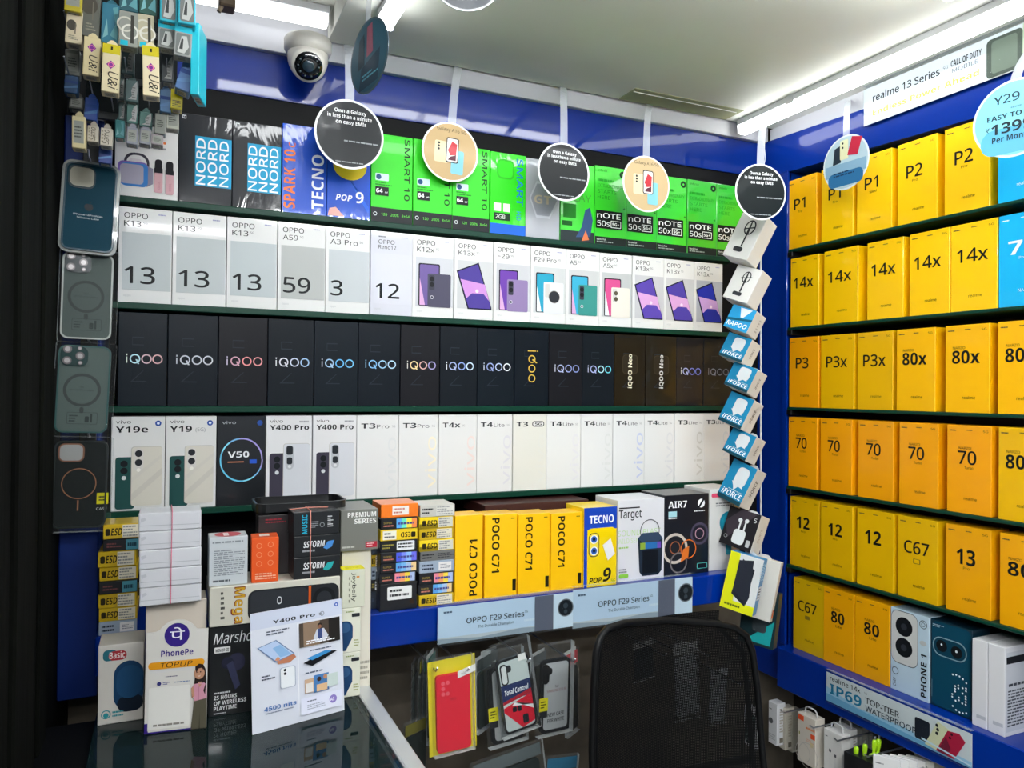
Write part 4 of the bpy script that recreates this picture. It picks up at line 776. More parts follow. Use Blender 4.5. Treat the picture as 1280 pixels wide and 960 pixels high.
def pay_sign():
    P0 = onZ(180, 918.5, CT); P1 = onZ(258, 909.5, CT); w = (P1-P0).length; ang = math.degrees(math.atan2(P1.y-P0.y, P1.x-P0.x))
    h = .1545; tilt = 5; ca, sa = math.cos(math.radians(tilt)), math.sin(math.radians(tilt))
    t = thing('payment_sign', 'white and purple payment sign stand with orange stripe on counter', 'sign', TR(P0.x, P0.y, CT+.0006, ang))
    fr = Fr((0, 0, 0), (1, 0, 0), (0, sa, ca)); mb = MB()
    arc = [(w*.5+w*.36*math.cos(math.radians(a_)), h*.80+w*.36*math.sin(math.radians(a_))*1.05) for a_ in range(168, 11, -8)]
    out = [(0, 0), (w, 0), (w, h*.90), (w*.86, h*.90)]+[q for q in reversed(arc) if q[1] > h*.90]+[(w*.14, h*.90), (0, h*.90)]
    mb.prism(fr, out, -.0025, 0, mat('#dcd9d2', .3, .4), False)
    P_ = '#32207a'
    pr = [('p', [(0, 0), (0, .06), (.06, .02), (.06, 0)], P_), ('r', .0, .0, .05, .09, P_), ('r', .0, .0, .75, .012, P_), ('e', .49, .862, .108, P_), ('t', 'पे', .375, .815, .095, '#f1f0f4', {'wd': .24, 'bold': .02}),
          ('t', 'PhonePe', .24, .675, .055, P_, {'wd': .52, 'bold': .02}), ('rr', .04, .565, .95, .63, .032, '#e0981c'), ('t', 'TOPUP', .22, .575, .045, '#2a2118', {'wd': .52, 'shear': .15}), ('L', .32, .485, .52, .50, 1, '#3a3560'), ('e', .22, .435, .018, '#3a3a7a'), ('L', .28, .42, .40, .45, 2, '#4a4a8a'), ('L', .46, .43, .72, .445, 1, '#4a6a9a'),
          ('rr', .06, .035, .72, .405, .015, '#e6e4de'), ('L', .14, .05, .66, .085, 1, '#8a867e')]
    # printed figure: long dark hair, pink top, olive trousers
    HR, SK, PK, OL = '#231816', '#bd8c70', '#cf93a6', '#565243'
    pr += [('p', [(.80, .56), (.86, .585), (.93, .575), (.97, .53), (.985, .44), (.975, .36), (.92, .33), (.84, .34), (.79, .40), (.80, .50)], HR), ('p', [(.855, .42), (.91, .42), (.92, .39), (.84, .39)], SK), ('e', .868, .497, .046, SK, .052), ('p', [(.80, .55), (.84, .575), (.90, .57), (.93, .52), (.90, .545), (.85, .54), (.82, .50)], HR),
           ('p', [(.835, .478), (.87, .468), (.895, .482), (.868, .474)], '#f0e4dc'), ('e', .843, .508, .006, HR), ('e', .888, .510, .006, HR), ('p', [(.74, .37), (.79, .405), (.95, .41), (.99, .39), (1.0, .27), (.80, .245)], PK), ('p', [(.855, .40), (.91, .40), (.88, .37)], SK), ('p', [(.74, .37), (.775, .385), (.80, .30), (.755, .28)], SK), ('r', .86, .26, .872, .38, '#b77a90'),
           ('p', [(.745, .0), (.79, .25), (1.0, .27), (1.0, .0)], OL), ('p', [(.875, .0), (.885, .16), (.895, .0)], '#3a372c'), ('p', [(.94, .34), (.985, .42), (.97, .30)], HR)]
    put(mb, fr, w, h, pr); mb.build('printed_panel', t)
    mb = MB(); mb.prism(Fr((w*.3, h*.6*sa+.0058, h*.6*ca), (1, 0, 0), (0, .28, -.96)), [(0, 0), (w*.4, 0), (w*.4, h*.6*ca/.96), (0, h*.6*ca/.96)], -.0022, 0, mat('#c9c6c0', .4), False); mb.build('rear_leg', t)
pay_sign()
# ------------------------------------------------------------------ phone case packs hanging at the left edge
def case_pack(px, py_t, py_b, pw, Y, body, label, style, rz=0, ry=0, group=None, cat='phone case'):
    C = onY(px, (py_t+py_b)/2, Y); h = (onY(px, py_t, Y).z-onY(px, py_b, Y).z); w = onY(px+pw/2, (py_t+py_b)/2, Y).x-onY(px-pw/2, (py_t+py_b)/2, Y).x
    t = thing('phone_case_pack', label, cat, TR(C.x, Y, C.z, rz, ry), group)
    fr = Fr((-w/2, 0, -h/2), (1, 0, 0), (0, 0, 1))
    bm = mat(body, .55, 0, spec=.15)
    # the clear wallet or tray round it, and the case itself
    if style == 'silicone':
        m = MB(); m.prism(fr, rrect(-.004, -.004, w+.004, h+.004, .014), -.012, -.002, mat('#8f9490', .3, .5)); m.build('tray', t)
    else:
        m = MB(); m.prism(fr, rrect(-.004, -.006, w+.007, h+.005, .004), -.009, .0035, BAG, False); m.build('clear_bag', t)
    m = MB(); m.prism(fr, rrect(0, 0, w, h, .011), -.007, .0, bm)
    edge = {'silicone': '#123c4a', 'grey': '#b9bcb8', 'green': '#2f5a58', 'dark': '#16211f'}[style]
    o_ = rrect(0, 0, w, h, .011); i_ = rrect(.0025, .0025, w-.0025, h-.0025, .009); n = len(o_)
    vv = [fr.at(u, v, 0) for u, v in o_]+[fr.at(u, v, .0012) for u, v in o_]+[fr.at(u, v, .0012) for u, v in i_]+[fr.at(u, v, .0003) for u, v in i_]
    m.add(vv, [[L*n+q, L*n+(q+1) % n, (L+1)*n+(q+1) % n, (L+1)*n+q] for L in range(3) for q in range(n)], mat(edge, .3, .4)); cs = m.build('case_body', t)
    m = MB()
    if style == 'silicone':
        m.prism(fr, rrect(w*.07, h*.71, w*.58, h*.965, .010), .0, .0016, mat('#123038', .4)); m.poly(fr, rrect(w*.10, h*.73, w*.555, h*.945, .008), mat('#a9a695', .6), .0019); m.build('camera_cutout', t)
        m = MB(); ap = mat('#0a1a22', .5)
        m.poly(fr, circ(w*.455, h*.505, w*.055, w*.065), ap, .0005); m.poly(fr, circ(w*.515, h*.505, w*.055, w*.065), ap, .0006); m.poly(fr, circ(w*.485, h*.487, w*.065, w*.055), ap, .0007); m.poly(fr, [(w*.485, h*.545), (w*.53, h*.575), (w*.52, h*.555)], ap, .0008); m.poly(fr, circ(w*.575, h*.515, w*.022), bm, .0009)
        m.text(fr, 'iPhone14ProMax', w*.48, h*.40, h*.020, mat('#cfd8d8', .5), 'c', wd=w*.56); m.text(fr, 'Silicone Case', w*.48, h*.365, h*.020, mat('#cfd8d8', .5), 'c', wd=w*.42); m.build('printed_mark', t)
    elif style in ('grey', 'green'):
        c0 = mat('#3f4446' if style == 'grey' else '#24403f', .25, .6)
        m.prism(fr, rrect(w*.04, h*.76, w*.56, h*1.0-.002, .010), .0, .002, c0); m.build('camera_frame', t)
        for (u, v, r_) in ((.17, .95, .085), (.17, .82, .085), (.41, .88, .085), (.40, .965, .045), (.42, .80, .045)):
            m = MB(); q = Fr(fr.at(w*u, h*v, .002), fr.eu, fr.ev); m.prism(q, circ(0, 0, w*r_, n=20), 0, .002, mat('#8f8b8d', .25, 0, .5)); m.poly(q, circ(0, 0, w*r_*.62, n=20), mat('#cfcaca', .2, 0, .4), .0022); m.build('lens_ring', t)
        m = MB(); q = Fr(fr.at(w*.48, h*.49, 0), fr.eu, fr.ev); n = 40; R0 = w*.36; a_ = circ(0, 0, R0, n=n); b2 = circ(0, 0, R0*.83, n=n)
        m.add([q.at(u, v, .0007) for u, v in a_+b2], [[j, (j+1) % n, n+(j+1) % n, n+j] for j in range(n)], mat('#343b3a', .5)); m.poly(fr, rrect(w*.45, h*.225, w*.53, h*.295, .003), mat('#343b3a', .5), .0006); m.build('magnet_ring', t)
        m = MB(); m.text(fr, 'for', w*.48, h*.515, h*.022, mat('#2c3231', .5), 'c'); m.text(fr, 'iP 14 Pro Max', w*.48, h*.48, h*.02, mat('#2c3231', .5), 'c', wd=w*.46)
        put(m, fr, w, h, [('rr', .22, .10, .80, .235, .015, '#3a4241'), ('rr', .228, .104, .792, .231, .014, body), ('L', .26, .12, .46, .21, 3, '#3a4241'), ('r', .66, .12, .70, .22, '#3a4241'), ('rr', .56, .12, .64, .19, .01, '#3a4241')]); m.build('printed_label', t)
    else:
        m.prism(fr, rrect(w*.08, h*.76, w*.56, h*.97, .009), .0, .0014, mat('#8a5a40', .3, .3)); m.poly(fr, rrect(w*.11, h*.775, w*.53, h*.955, .007), mat('#a7a6a4', .5), .0017); m.build('camera_frame', t)
        m = MB(); q = Fr(fr.at(w*.48, h*.51, 0), fr.eu, fr.ev); n = 40; R0 = w*.325; a_ = circ(0, 0, R0, n=n); b2 = circ(0, 0, R0*.94, n=n)
        m.add([q.at(u, v, .0007) for u, v in a_+b2], [[j, (j+1) % n, n+(j+1) % n, n+j] for j in range(n)], mat('#a06a48', .3, .3)); m.poly(fr, [(w*.46, h*.20), (w*.49, h*.20), (w*.49, h*.32), (w*.46, h*.32)], mat('#a06a48', .4), .0006); m.build('magnet_ring', t)
        m = MB(); put(m, fr, w, h, [('r', .82, .27, 1.04, .40, '#d8cf10'), ('L', .86, .30, 1.0, .37, 2, '#2a2a16'), ('t', 'CASE', .82, .20, .032, '#d0d4d0', {'wd': .2})]); m.build('sticker', t)
    return t
CG = 'phone cases hanging at the left edge'
case_pack(112, 205, 314, 66, 1.345, '#083848', 'deep teal phone case with open camera cutout, topmost of left column', 'silicone', ry=2.5, group=CG)
case_pack(109, 316, 424, 64, 1.362, '#596360', 'clear grey phone case in bag, directly below the teal case', 'grey', ry=1.2, group=CG)
case_pack(104, 432, 541, 66, 1.352, '#5d6a66', 'green-rimmed clear phone case in bag, third from top', 'green', ry=2.2, group=CG)
case_pack(100, 551, 660, 68, 1.358, '#121817', 'black phone case with copper ring and yellow sticker, lowest left', 'dark', ry=1.5, group=CG)
m = MB(); xh = onY(112, 300, 1.40).x
for py in (200, 310, 428, 547):
    p = onY(112, py, 1.40); m.tube([(p.x, 1.425, p.z), (p.x, 1.378, p.z+.003), (p.x, 1.374, p.z+.010)], .0016, METAL, 6)
m.box(xh-.012, xh+.012, 1.412, 1.419, Zc(-.20), Zc(.40), mat('#17191b', .5), .001)
tag(m.build('hook_rail'), 'dark upright rail with metal hooks behind hanging phone cases', 'hook rail')

# ------------------------------------------------------------------ small accessory boxes hanging at the upper left
CR, GYB, CY, TE, WHC = '#c9bd98', '#767a72', '#1fb0c6', '#14525e', '#b9b6a6'
def hang_box(l, r, t, bt, Y, d, col, kind, label, rz=0, ry=0, colb=None):
    a, e, z0, z1 = px_box(l, r, t, bt, Y); w = e-a; h = z1-z0
    T = thing('accessory_box', label, 'box', TR((a+e)/2, Y, z0, rz, ry), 'small accessory boxes hanging at the upper left')
    m = MB(); m.box(-w/2, w/2, 0, d, 0, h, mat(col, .45, .3), .0008); F = faces(w, d, h); f = F['f'][0]
    if kind == 'uni': put(m, f, w, h, [('r', 0, .80, 1, 1, '#c6b81c'), ('p', [(.5, .66), (.76, .57), (.5, .48), (.24, .57)], '#7a2a8a'), ('o', .5, .57, .055, .018, '#e07a9a'), ('t', 'U&i', .36, .44, .19, '#2a2622', {'rot': -90, 'wd': .34, 'shear': .25}), ('r', .46, .88, .58, .95, '#2a2812')])
    elif kind == 'uni2': put(m, f, w, h, [('p', [(.5, .84), (.76, .72), (.5, .60), (.24, .72)], '#7a2a8a'), ('o', .5, .72, .065, .02, '#e07a9a'), ('t', 'U&i', .36, .54, .20, '#2a2622', {'rot': -90, 'wd': .40, 'shear': .25})])
    elif kind == 'ear': put(m, f, w, h, [('e', .35, .55, .13, '#4a463e', .16), ('r', .55, .30, .62, .62, '#6a665a'), ('L', .2, .86, .8, .96, 2, '#6a665a'), ('L', .2, .1, .8, .25, 3, '#8a8676')])
    elif kind == 'coil': put(m, f, w, h, [('o', .35, .62, .22, .05, '#c9c6b8'), ('o', .6, .42, .22, .05, '#d8d6cc'), ('r', .62, .1, .8, .9, '#3a3a34'), ('r', .1, .02, .5, .16, CY)])
    elif kind == 'clip': put(m, f, w, h, [('p', [(.2, .1), (.5, .25), (.45, .5), (.6, .75), (.9, .95), (.95, .6), (.85, .1)], '#a5a7a5'), ('L', .5, .15, .8, .7, 5, '#6a6c6a')])
    elif kind == 'label': put(m, f, w, h, [('r', .12, .15, .88, .85, '#8f928a'), ('L', .2, .3, .8, .7, 4, '#4a4c48')])
    elif kind == 'word': put(m, f, w, h, [('t', 'Samo', .72, .08, .32, '#4a443a', {'rot': 90, 'wd': .8, 'shear': .2}), ('L', .1, .1, .3, .9, 4, '#8a8474')])
    elif kind == 'clear': put(m, f, w, h, [('r', 0, .72, 1, 1, CY), ('rr', .1, .05, .9, .68, .05, '#6e7370'), ('p', [(.2, .1), (.4, .6), (.7, .62), (.85, .3), (.6, .08)], '#b3b6b2'), ('p', [(.3, .2), (.42, .55), (.52, .5), (.5, .2)], '#3a3e3e')])
    elif kind == 'bands': put(m, f, w, h, [('r', 0, .55, 1, .7, '#2a4a8a'), ('p', [(0, .2), (1, .35), (1, .5), (0, .3)], '#5a86b8')])
    elif kind == 'yel': put(m, f, w, h, [('r', 0, .55, 1, 1, '#c9bc10'), ('L', .15, .1, .85, .45, 4, '#4a463a')])
    elif kind == 'teal': put(m, f, w, h, [('p', [(.5, .2), (.8, .5), (.6, .9), (.9, .95), (.95, .1)], '#5f9aa0'), ('p', [(.1, .1), (.3, .6), (.4, .2)], '#7ab0b4')])
    fb = F['b'][0]; put(m, fb, w, d, [('r', .18, .2, .82, .8, '#a8a69a'), ('L', .24, .3, .76, .7, 3, '#4a4a44')])
    m.build('box_body', T)
    m = MB(); m.prism(Fr((-w*.3, d*.55, h), (1, 0, 0), (0, 0, 1)), [(0, 0), (w*.6, 0), (w*.6, .006), (w*.38, .010), (w*.22, .010), (0, .006)], -.0005, .0005, mat(colb or col, .45), False); m.build('hang_tab', T)
    return T
HB = [  # left, right, top, bottom, depth from the eye, colour, print, words
 (80, 102, -30, 14, 1.16, '#b5a51c', 'label', 'yellow-ended box in the left column at the very top'),
 (81, 102, 13, 54, 1.17, '#cdbf9f', 'ear', 'cream box with earphone picture at the upper left'),
 (102.5, 124, -25, 46, 1.17, '#55574e', 'ear', 'dim grey box second from left at the very top'),
 (103, 124, 46, 94, 1.15, '#d0c193', 'uni2', 'cream box with purple diamond logo, leftmost of three'),
 (126, 148, 4, 54, 1.17, '#1d6f86', 'teal', 'blue-teal box third from left at the very top'),
 (126.5, 148.5, 55, 115, 1.14, '#d8caa0', 'uni', 'yellow-topped cream box with purple diamond logo, middle of three'),
 (149, 173, -20, 14, 1.17, '#0d4f5a', 'teal', 'dark teal box above the coiled cable packs'),
 (148, 172, 14, 58, 1.16, '#8a8d84', 'coil', 'clear pack of coiled pale cable with cyan corner'),
 (174, 196, -20, 18, 1.17, '#0f4a40', 'teal', 'dark green box at top between teal and cyan'),
 (173, 193, 18, 60, 1.17, '#b0a98e', 'coil', 'cream pack of coiled cable beside the clear pack'),
 (179, 200, 58, 120, 1.13, '#dccfa8', 'uni', 'yellow-topped cream box with purple diamond logo, right of three'),
 (200, 222, -25, 27, 1.16, CY, 'clear', 'cyan-ended clear pack, left of two at the top'),
 (223, 245, -22, 30, 1.15, CY, 'clear', 'cyan-ended clear pack, right of two at the top'),
 (197, 219, 26, 60, 1.17, '#8c908d', 'clear', 'clear crumpled pack below the left cyan end'),
 (217, 239, 29, 70, 1.16, '#8f9391', 'clear', 'clear crumpled pack below the right cyan end'),
 (81, 100, 62, 94, 1.25, '#6d7069', 'label', 'grey labelled box below the cream earphone box'),
 (80, 97, 94, 116, 1.25, '#114a7c', 'bands', 'small deep blue box low in the left column'),
 (86, 104, 120, 136, 1.27, '#4a4c46', 'label', 'dark grey pack at the left below the deep blue box'),
 (105, 121, 122, 150, 1.26, '#1a4596', 'bands', 'royal blue pack below the leftmost diamond-logo box'),
 (152, 168, 58, 92, 1.24, '#4f6464', 'clip', 'dark pack with pale clip shape, upper of two'),
 (157, 173, 100, 127, 1.24, '#456060', 'clip', 'dark pack with pale clip shape, lower of two'),
 (146, 156, 97, 124, 1.26, '#5c6e6c', 'clip', 'narrow dark pack with pale clip beside the middle logo box'),
 (202, 217, 68, 102, 1.22, '#3b4348', 'clip', 'dark pack with silver clip right of the right logo box'),
 (90, 107, 145, 185, 1.22, '#cbbd8e', 'label', 'tall cream box hanging just above the teal phone case'),
 (109, 123, 157, 177, 1.24, '#b8b0a0', 'word', 'small cream box with upright script, left of two'),
 (125, 140, 160, 182, 1.24, '#bdb5a5', 'word', 'small cream box with upright script, right of two'),
 (123, 139, 183, 204, 1.27, '#12317c', 'bands', 'navy blue pack between cream boxes and teal phone case'),
 (148, 156, 128, 150, 1.26, '#59706f', 'clip', 'grey-green small pack left in the lowest row'),
 (158, 172, 128, 154, 1.25, '#3d6a62', 'clip', 'dark green small pack in the row above the lowest'),
 (174, 190, 140, 158, 1.25, '#3d6a62', 'clip', 'dark green small pack under the right logo box'),
 (144, 156, 150, 172, 1.25, '#2f7a7c', 'teal', 'teal pack at the bottom left of the clear packs'),
 (158, 172, 159, 180, 1.24, '#7d7f8a', 'label', 'greyish clear pack in the lowest row, left'),
 (174, 188, 160, 180, 1.24, '#7d7f8a', 'label', 'greyish clear pack in the lowest row, middle'),
 (189, 204, 168, 181, 1.24, '#8a7f84', 'label', 'greyish clear pack in the lowest row, right'),
 (193, 207, 142, 167, 1.24, '#8f938c', 'label', 'pale grey pack left of the yellow-topped striped one'),
 (200, 214, 112, 140, 1.23, '#4a78a8', 'bands', 'steel blue slanted pack below the other slanted one'),
 (208, 224, 136, 161, 1.24, '#a9a99c', 'label', 'white and grey pack touching the charcoal box corner'),
 (213, 228, 112, 136, 1.22, '#c9bc10', 'yel', 'yellow-topped pack at the right of the hanging cluster'),
]
for q, (l, r, t, bt, Y, col, kind, lb) in enumerate(HB):
    hang_box(l, r, t, bt, Y, .022, col, kind, lb, ry=random.uniform(-1.5, 2.5))
hang_box(218, 237, 74, 112, 1.19, .03, '#3f6ca6', 'bands', 'steel blue slanted pack with black top, beside the bright cyan box', ry=16)
hang_box(238, 249, 28, 118, 1.17, .05, '#18bcd0', 'none', 'long bright cyan box edge at the right of the hanging cluster', rz=-14)
# rods the packs hang from
m = MB()
for px in (91, 114, 137, 160, 185, 208):
    for py in (-8, 60, 112):
        p = onY(px, py, 1.30); m.tube([(p.x, 1.40, p.z), (p.x, 1.19, p.z+.006)], .0009, METAL, 6)
for py in (-8, 60, 112):
    p = onY(91, py, 1.30); e = onY(212, py, 1.30); m.box(p.x-.01, e.x+.01, 1.40, 1.408, p.z-.006, p.z+.006, mat('#2a2c2e', .4, 0, .5), .001)
for px in (95, 212):
    p = onY(px, 112, 1.30); m.box(p.x-.004, p.x+.004, 1.401, 1.407, p.z, Zc(.745), mat('#2a2c2e', .4, 0, .5))
a_, e_ = onY(86, 60, 1.41), onY(222, 60, 1.41); m.box(a_.x, e_.x, 1.409, 1.415, onY(150, 150, 1.41).z, Zc(.735), mat('#0b1315', .6, spec=.2))
tag(m.build('hook_rack'), 'metal rack of rods carrying the small hanging accessory boxes', 'hook rack')

# ------------------------------------------------------------------ boxes hanging on a strip in the corner
def corner_box(pc, X, w, d, h, col, prints, side, label, name='accessory_box', ang=-74, roll=19, pitch=-17, sc=1.0):
    """pc: picture point of the front face centre; hangs facing the yellow shelves, leaning"""
    C = onX(pc[0], pc[1], X) if pc[0] > 0 else None
    w, d, h = w*sc, d*sc, h*sc
    R_ = (Matrix.Rotation(math.radians(ang), 4, 'Z') @ Matrix.Rotation(math.radians(roll), 4, 'Y') @ Matrix.Rotation(math.radians(pitch), 4, 'X'))
    Mx = Matrix.Translation(C) @ R_ @ Matrix.Translation((0, 0, -h/2))
    t = thing(name, label, 'box', Mx, 'boxes hanging in the corner')
    m = MB(); m.box(-w/2, w/2, 0, d, 0, h, mat(col, .42, .2), .001); F = faces(w, d, h); put(m, F['f'][0], w, h, prints); put(m, F['r'][0], d, h, side); m.build('box_body', t)
    m = MB(); m.prism(Fr((-w*.18, d*.9, h-.004), (1, 0, 0), (0, 0, 1)), [(0, 0), (w*.36, 0), (w*.36, .006), (w*.26, .010), (w*.10, .010), (0, .006)], -.0005, .0005, mat('#b9bcc0', .4), False); m.build('hang_tab', t)
    return t
fanp = [('e', .55, .70, .13, '#2c2e32', .17), ('e', .55, .70, .10, '#d9d8d4', .14), ('p', [(.50, .54), (.60, .54), (.56, .84), (.52, .84)], '#2c2e32'), ('p', [(.35, .66), (.75, .74), (.75, .71), (.35, .63)], '#2c2e32'), ('r', .52, .26, .58, .54, '#2c2e32'), ('rr', .30, .14, .66, .25, .05, '#34363a')]
ifo = [('r', 0, 0, 1, 1, '#1c7ea8'), ('r', 0, 0, 1, .10, '#14404e'), ('rr', .34, .42, .82, .90, .12, '#d3d8da'), ('p', [(.30, .50), (.42, .40), (.50, .30), (.62, .42), (.80, .40), (.74, .52)], '#d3d8da'), ('t', 'iFORCE', .10, .13, .14, '#eef2f3', {'wd': .80, 'bold': .03, 'shear': .15}), ('L', .3, .28, .9, .32, 1, '#a8c8d4')]
sidt = [('t', 'iFORCE', .60, .30, .13, '#6a665c', {'rot': 90, 'wd': .42, 'bold': .03, 'shear': .2})]
sid0 = [('L', .55, .2, .75, .8, 5, '#a9a69c')]
KX = 1.13; PXM = .00154
def cbx(cx, t, bt, label, col, pr, side, w=.060, d=.046, X=KX, **kw): corner_box((cx, (t+bt)/2), X, w, d, (bt-t)*PXM, col, pr, side, label, **kw)
cbx(931, 262, 328, 'white hanging box picturing a small fan, topmost in the corner', '#d9d8d4', fanp, [], w=.064)
cbx(928, 329, 380, 'white hanging box picturing a small fan, second in the corner', '#dbd9d5', fanp, [], w=.064, X=1.135)
cbx(925, 381, 415, 'hanging box with bright blue front, below the white fan boxes', '#d6d4ce', [('r', 0, 0, 1, 1, '#2a96cc'), ('p', [(.35, .95), (.85, .95), (.60, .55), (.5, .55)], '#dfe6ea'), ('p', [(0, .42), (1, .58), (1, .5), (0, .3)], '#14566e'), ('t', 'RAPOO', .06, .12, .20, '#eef2f3', {'wd': .84, 'bold': .03, 'shear': .15})], sid0)
for k, (cx, t, bt) in enumerate([(919, 416, 452), (926, 453, 489), (920, 490, 535), (924, 536, 573), (921, 574, 632)]):
    cbx(cx, t, bt, f'hanging box with teal earbud front, {ORD[k]} from top of five alike', '#d6d4ce', ifo, sidt, X=1.128+.003*(k % 2))
cbx(925, 634, 688, 'hanging black-fronted box picturing white earbuds in the corner', '#d8d4cc', [('r', 0, 0, 1, 1, '#1f1d21'), ('p', [(.0, .6), (.4, 1), (.9, 1), (.2, .2)], '#3a333a'), ('rr', .34, .10, .72, .48, .09, '#d8dcdc'), ('e', .44, .72, .055, '#d8dcdc'), ('e', .64, .74, .055, '#d8dcdc'), ('r', .44, .46, .49, .72, '#d8dcdc'), ('r', .60, .46, .65, .72, '#d8dcdc'), ('o', .14, .22, .05, .012, '#9a9c9c'), ('t', '5', .84, .76, .12, '#e8e8e8'), ('rr', .80, .10, .92, .28, .02, '#b9b9b9')],
    [('t', 'iFORCE', .58, .3, .10, '#9a7a5a', {'rot': 90, 'wd': .36})], w=.074, d=.044, ang=-70, roll=10)
cbx(927, 690, 768, 'hanging yellow and white power bank box with blue side', '#2a8ac8', [('r', 0, 0, 1, 1, '#d4d8d8'), ('p', [(0, 0), (.36, 0), (.30, 1), (0, 1)], '#d8dc1a'), ('r', 0, 0, 1, .16, '#d8dc1a'), ('p', [(.26, .28), (.72, .12), (.80, .78), (.40, .92)], '#20232c'), ('p', [(.30, .88), (.72, .94), (.80, .30), (.74, .16), (.28, .36)], '#262a34'), ('L', .12, .05, .6, .12, 1, '#5a6a1a')], [('r', .1, .28, .9, .52, '#dfe6ea'), ('L', .2, .3, .8, .5, 4, '#3a4a5a'), ('t', 'JUMBO', .7, .62, .3, '#bfe0f2', {'rot': 90, 'wd': .3})], w=.070, d=.030, X=1.105, ang=-58, roll=10, pitch=-6, name='power_bank_box')
cbx(946, 692, 776, 'plain white box hanging behind the power bank box', '#d2cfc6', [], [('r', .2, .06, .8, .2, '#c8603a')], w=.080, d=.020, X=1.165, ang=-58, roll=9, pitch=-6)
cbx(948, 733, 812, 'dark teal box hanging lowest in the corner', '#122e34', [('p', [(.2, .06), (.9, .05), (.95, .5), (.6, .3)], '#1fa0a0'), ('rr', .35, .25, .75, .5, .06, '#3a4448'), ('L', .1, .5, .4, .6, 2, '#2a8a8a')], [('L', .2, .1, .8, .9, 12, '#2a5a5a')], w=.078, d=.028, X=1.205, ang=-60, roll=5, pitch=-4)
m = MB(); pts = [onX(951, py, 1.235) for py in (228, 300, 400, 500, 600, 700, 780)]
m.tube(pts, .0018, mat('#cfd4d8', .3), 6); m.tube([pts[0], (1.30, 1.40, Zc(.56)), (1.345, 1.46, Zc(.6625))], .0008, METAL, 6)
tag(m.build('hanging_strip'), 'thin pale clip strip carrying the boxes in the corner', 'strip')

# ------------------------------------------------------------------ round danglers hanging from the ceiling edge
def dangler(px, py, r, X=None, Y=None, rz=0, rim='#e4e6e6', face='#0c1113', prints=(), top=None, label='', ry=0, stripw=.017, hang=None):
    C = onY(px, py, Y) if Y else onX(px, py, X)
    Mx = TR(C.x, C.y, C.z, rz, ry)
    t = thing('hanging_sign', label, 'sign', Mx, 'round signs hanging from the ceiling edge')
    f = Fr((0, 0, 0), (1, 0, 0), (0, 0, 1)); m = MB()
    m.prism(f, circ(0, 0, r, n=56), -.0009, 0, mat(rim, .3, .4)); m.poly(f, circ(0, 0, r*.94, n=56), mat(face, .35, .06, spec=.2), .0003)
    put(m, Fr((-r, 0, -r), (1, 0, 0), (0, 0, 1)), 2*r, 2*r, prints, .0005, {'coat': .06, 'rough': .4, 'spec': .2}); m.build('disc', t)
    inv = Mx.inverted(); P0 = Vector((0, .0015, r*.80)); P3 = inv @ Vector(hang) if hang else Vector((0, .06, .2))
    P1 = P0+Vector((0, 0, (P3.z-P0.z)*.45)); P2 = P0+(P3-P0)*.8+Vector((0, 0, (P3.z-P0.z)*.12)); pts = []
    for i in range(13):
        s = i/12; pts.append(P0*(1-s)**3+P1*3*s*(1-s)**2+P2*3*s*s*(1-s)+P3*s**3)
    mm = MB(); hw = stripw/2; vs = []
    for p in pts: vs += [p+Vector((-hw, 0, 0)), p+Vector((hw, 0, 0))]
    mm.add(vs, [[2*i, 2*i+1, 2*i+3, 2*i+2] for i in range(12)], STRIPP, True); mm.build('clear_strip', t)
    return t
QT = lambda own: [('t', 'Own a Galaxy', .28, .80, .055, '#e8eaea', {'wd': .46, 'bold': .02}), ('t', 'in less than a minute', .18, .72, .055, '#e8eaea', {'wd': .64, 'bold': .02}), ('t', 'on easy EMIs', .30, .64, .055, '#e8eaea', {'wd': .44, 'bold': .02}), ('L', .42, .38, .92, .42, 1, '#9aa0a2'), ('L', .3, .08, .7, .11, 1, '#9aa0a2')]
G16 = [('t', 'Galaxy A16 5G', .24, .84, .055, '#2a2620', {'wd': .52}), ('rr', .22, .30, .46, .66, .03, '#e0cfa8'), ('e', .29, .62, .02, '#2a2a2a'), ('e', .29, .57, .02, '#2a2a2a'), ('e', .29, .52, .02, '#2a2a2a'), ('rr', .52, .14, .74, .54, .03, '#7fc0cc'), ('rr', .42, .32, .64, .74, .03, '#23242a'), ('rr', .435, .335, .625, .725, .025, '#e8e2dc'), ('p', [(.45, .52), (.52, .68), (.61, .64), (.60, .46), (.50, .44)], '#c0303a'), ('p', [(.46, .36), (.6, .36), (.6, .46), (.50, .42)], '#5a2a3a')]
EDGE = 1.545; CE = Zc(.70)
dangler(437, 168, .064, Y=1.395, face='#14191c', prints=QT(0), label='large round dark sign with white rim, leftmost of the hanging row', hang=(onY(435, 56, EDGE).x, EDGE, CE))
dangler(563, 190, .060, Y=1.44, face='#bfa273', rim='#ece8de', prints=G16, label='round beige sign picturing phones, left of the two beige ones', hang=(onY(573, 84, EDGE).x, EDGE, CE), ry=3)
dangler(705, 215, .060, Y=1.38, face='#0c1113', prints=QT(1), label='round dark sign with white rim, between the two beige signs', hang=(onY(704, 108, EDGE).x, EDGE, CE))
dangler(808, 230, .060, Y=1.36, face='#c4ab80', rim='#ece8de', prints=G16, label='round beige sign picturing phones, right of the two beige ones', hang=(onY(812, 132, EDGE).x, EDGE, CE))
dangler(951, 240, .0565, X=1.085, face='#0b1414', prints=QT(2), label='round dark sign hanging in the corner above the white boxes', hang=(1.345, 1.45, Zc(.6625)), rz=-12)
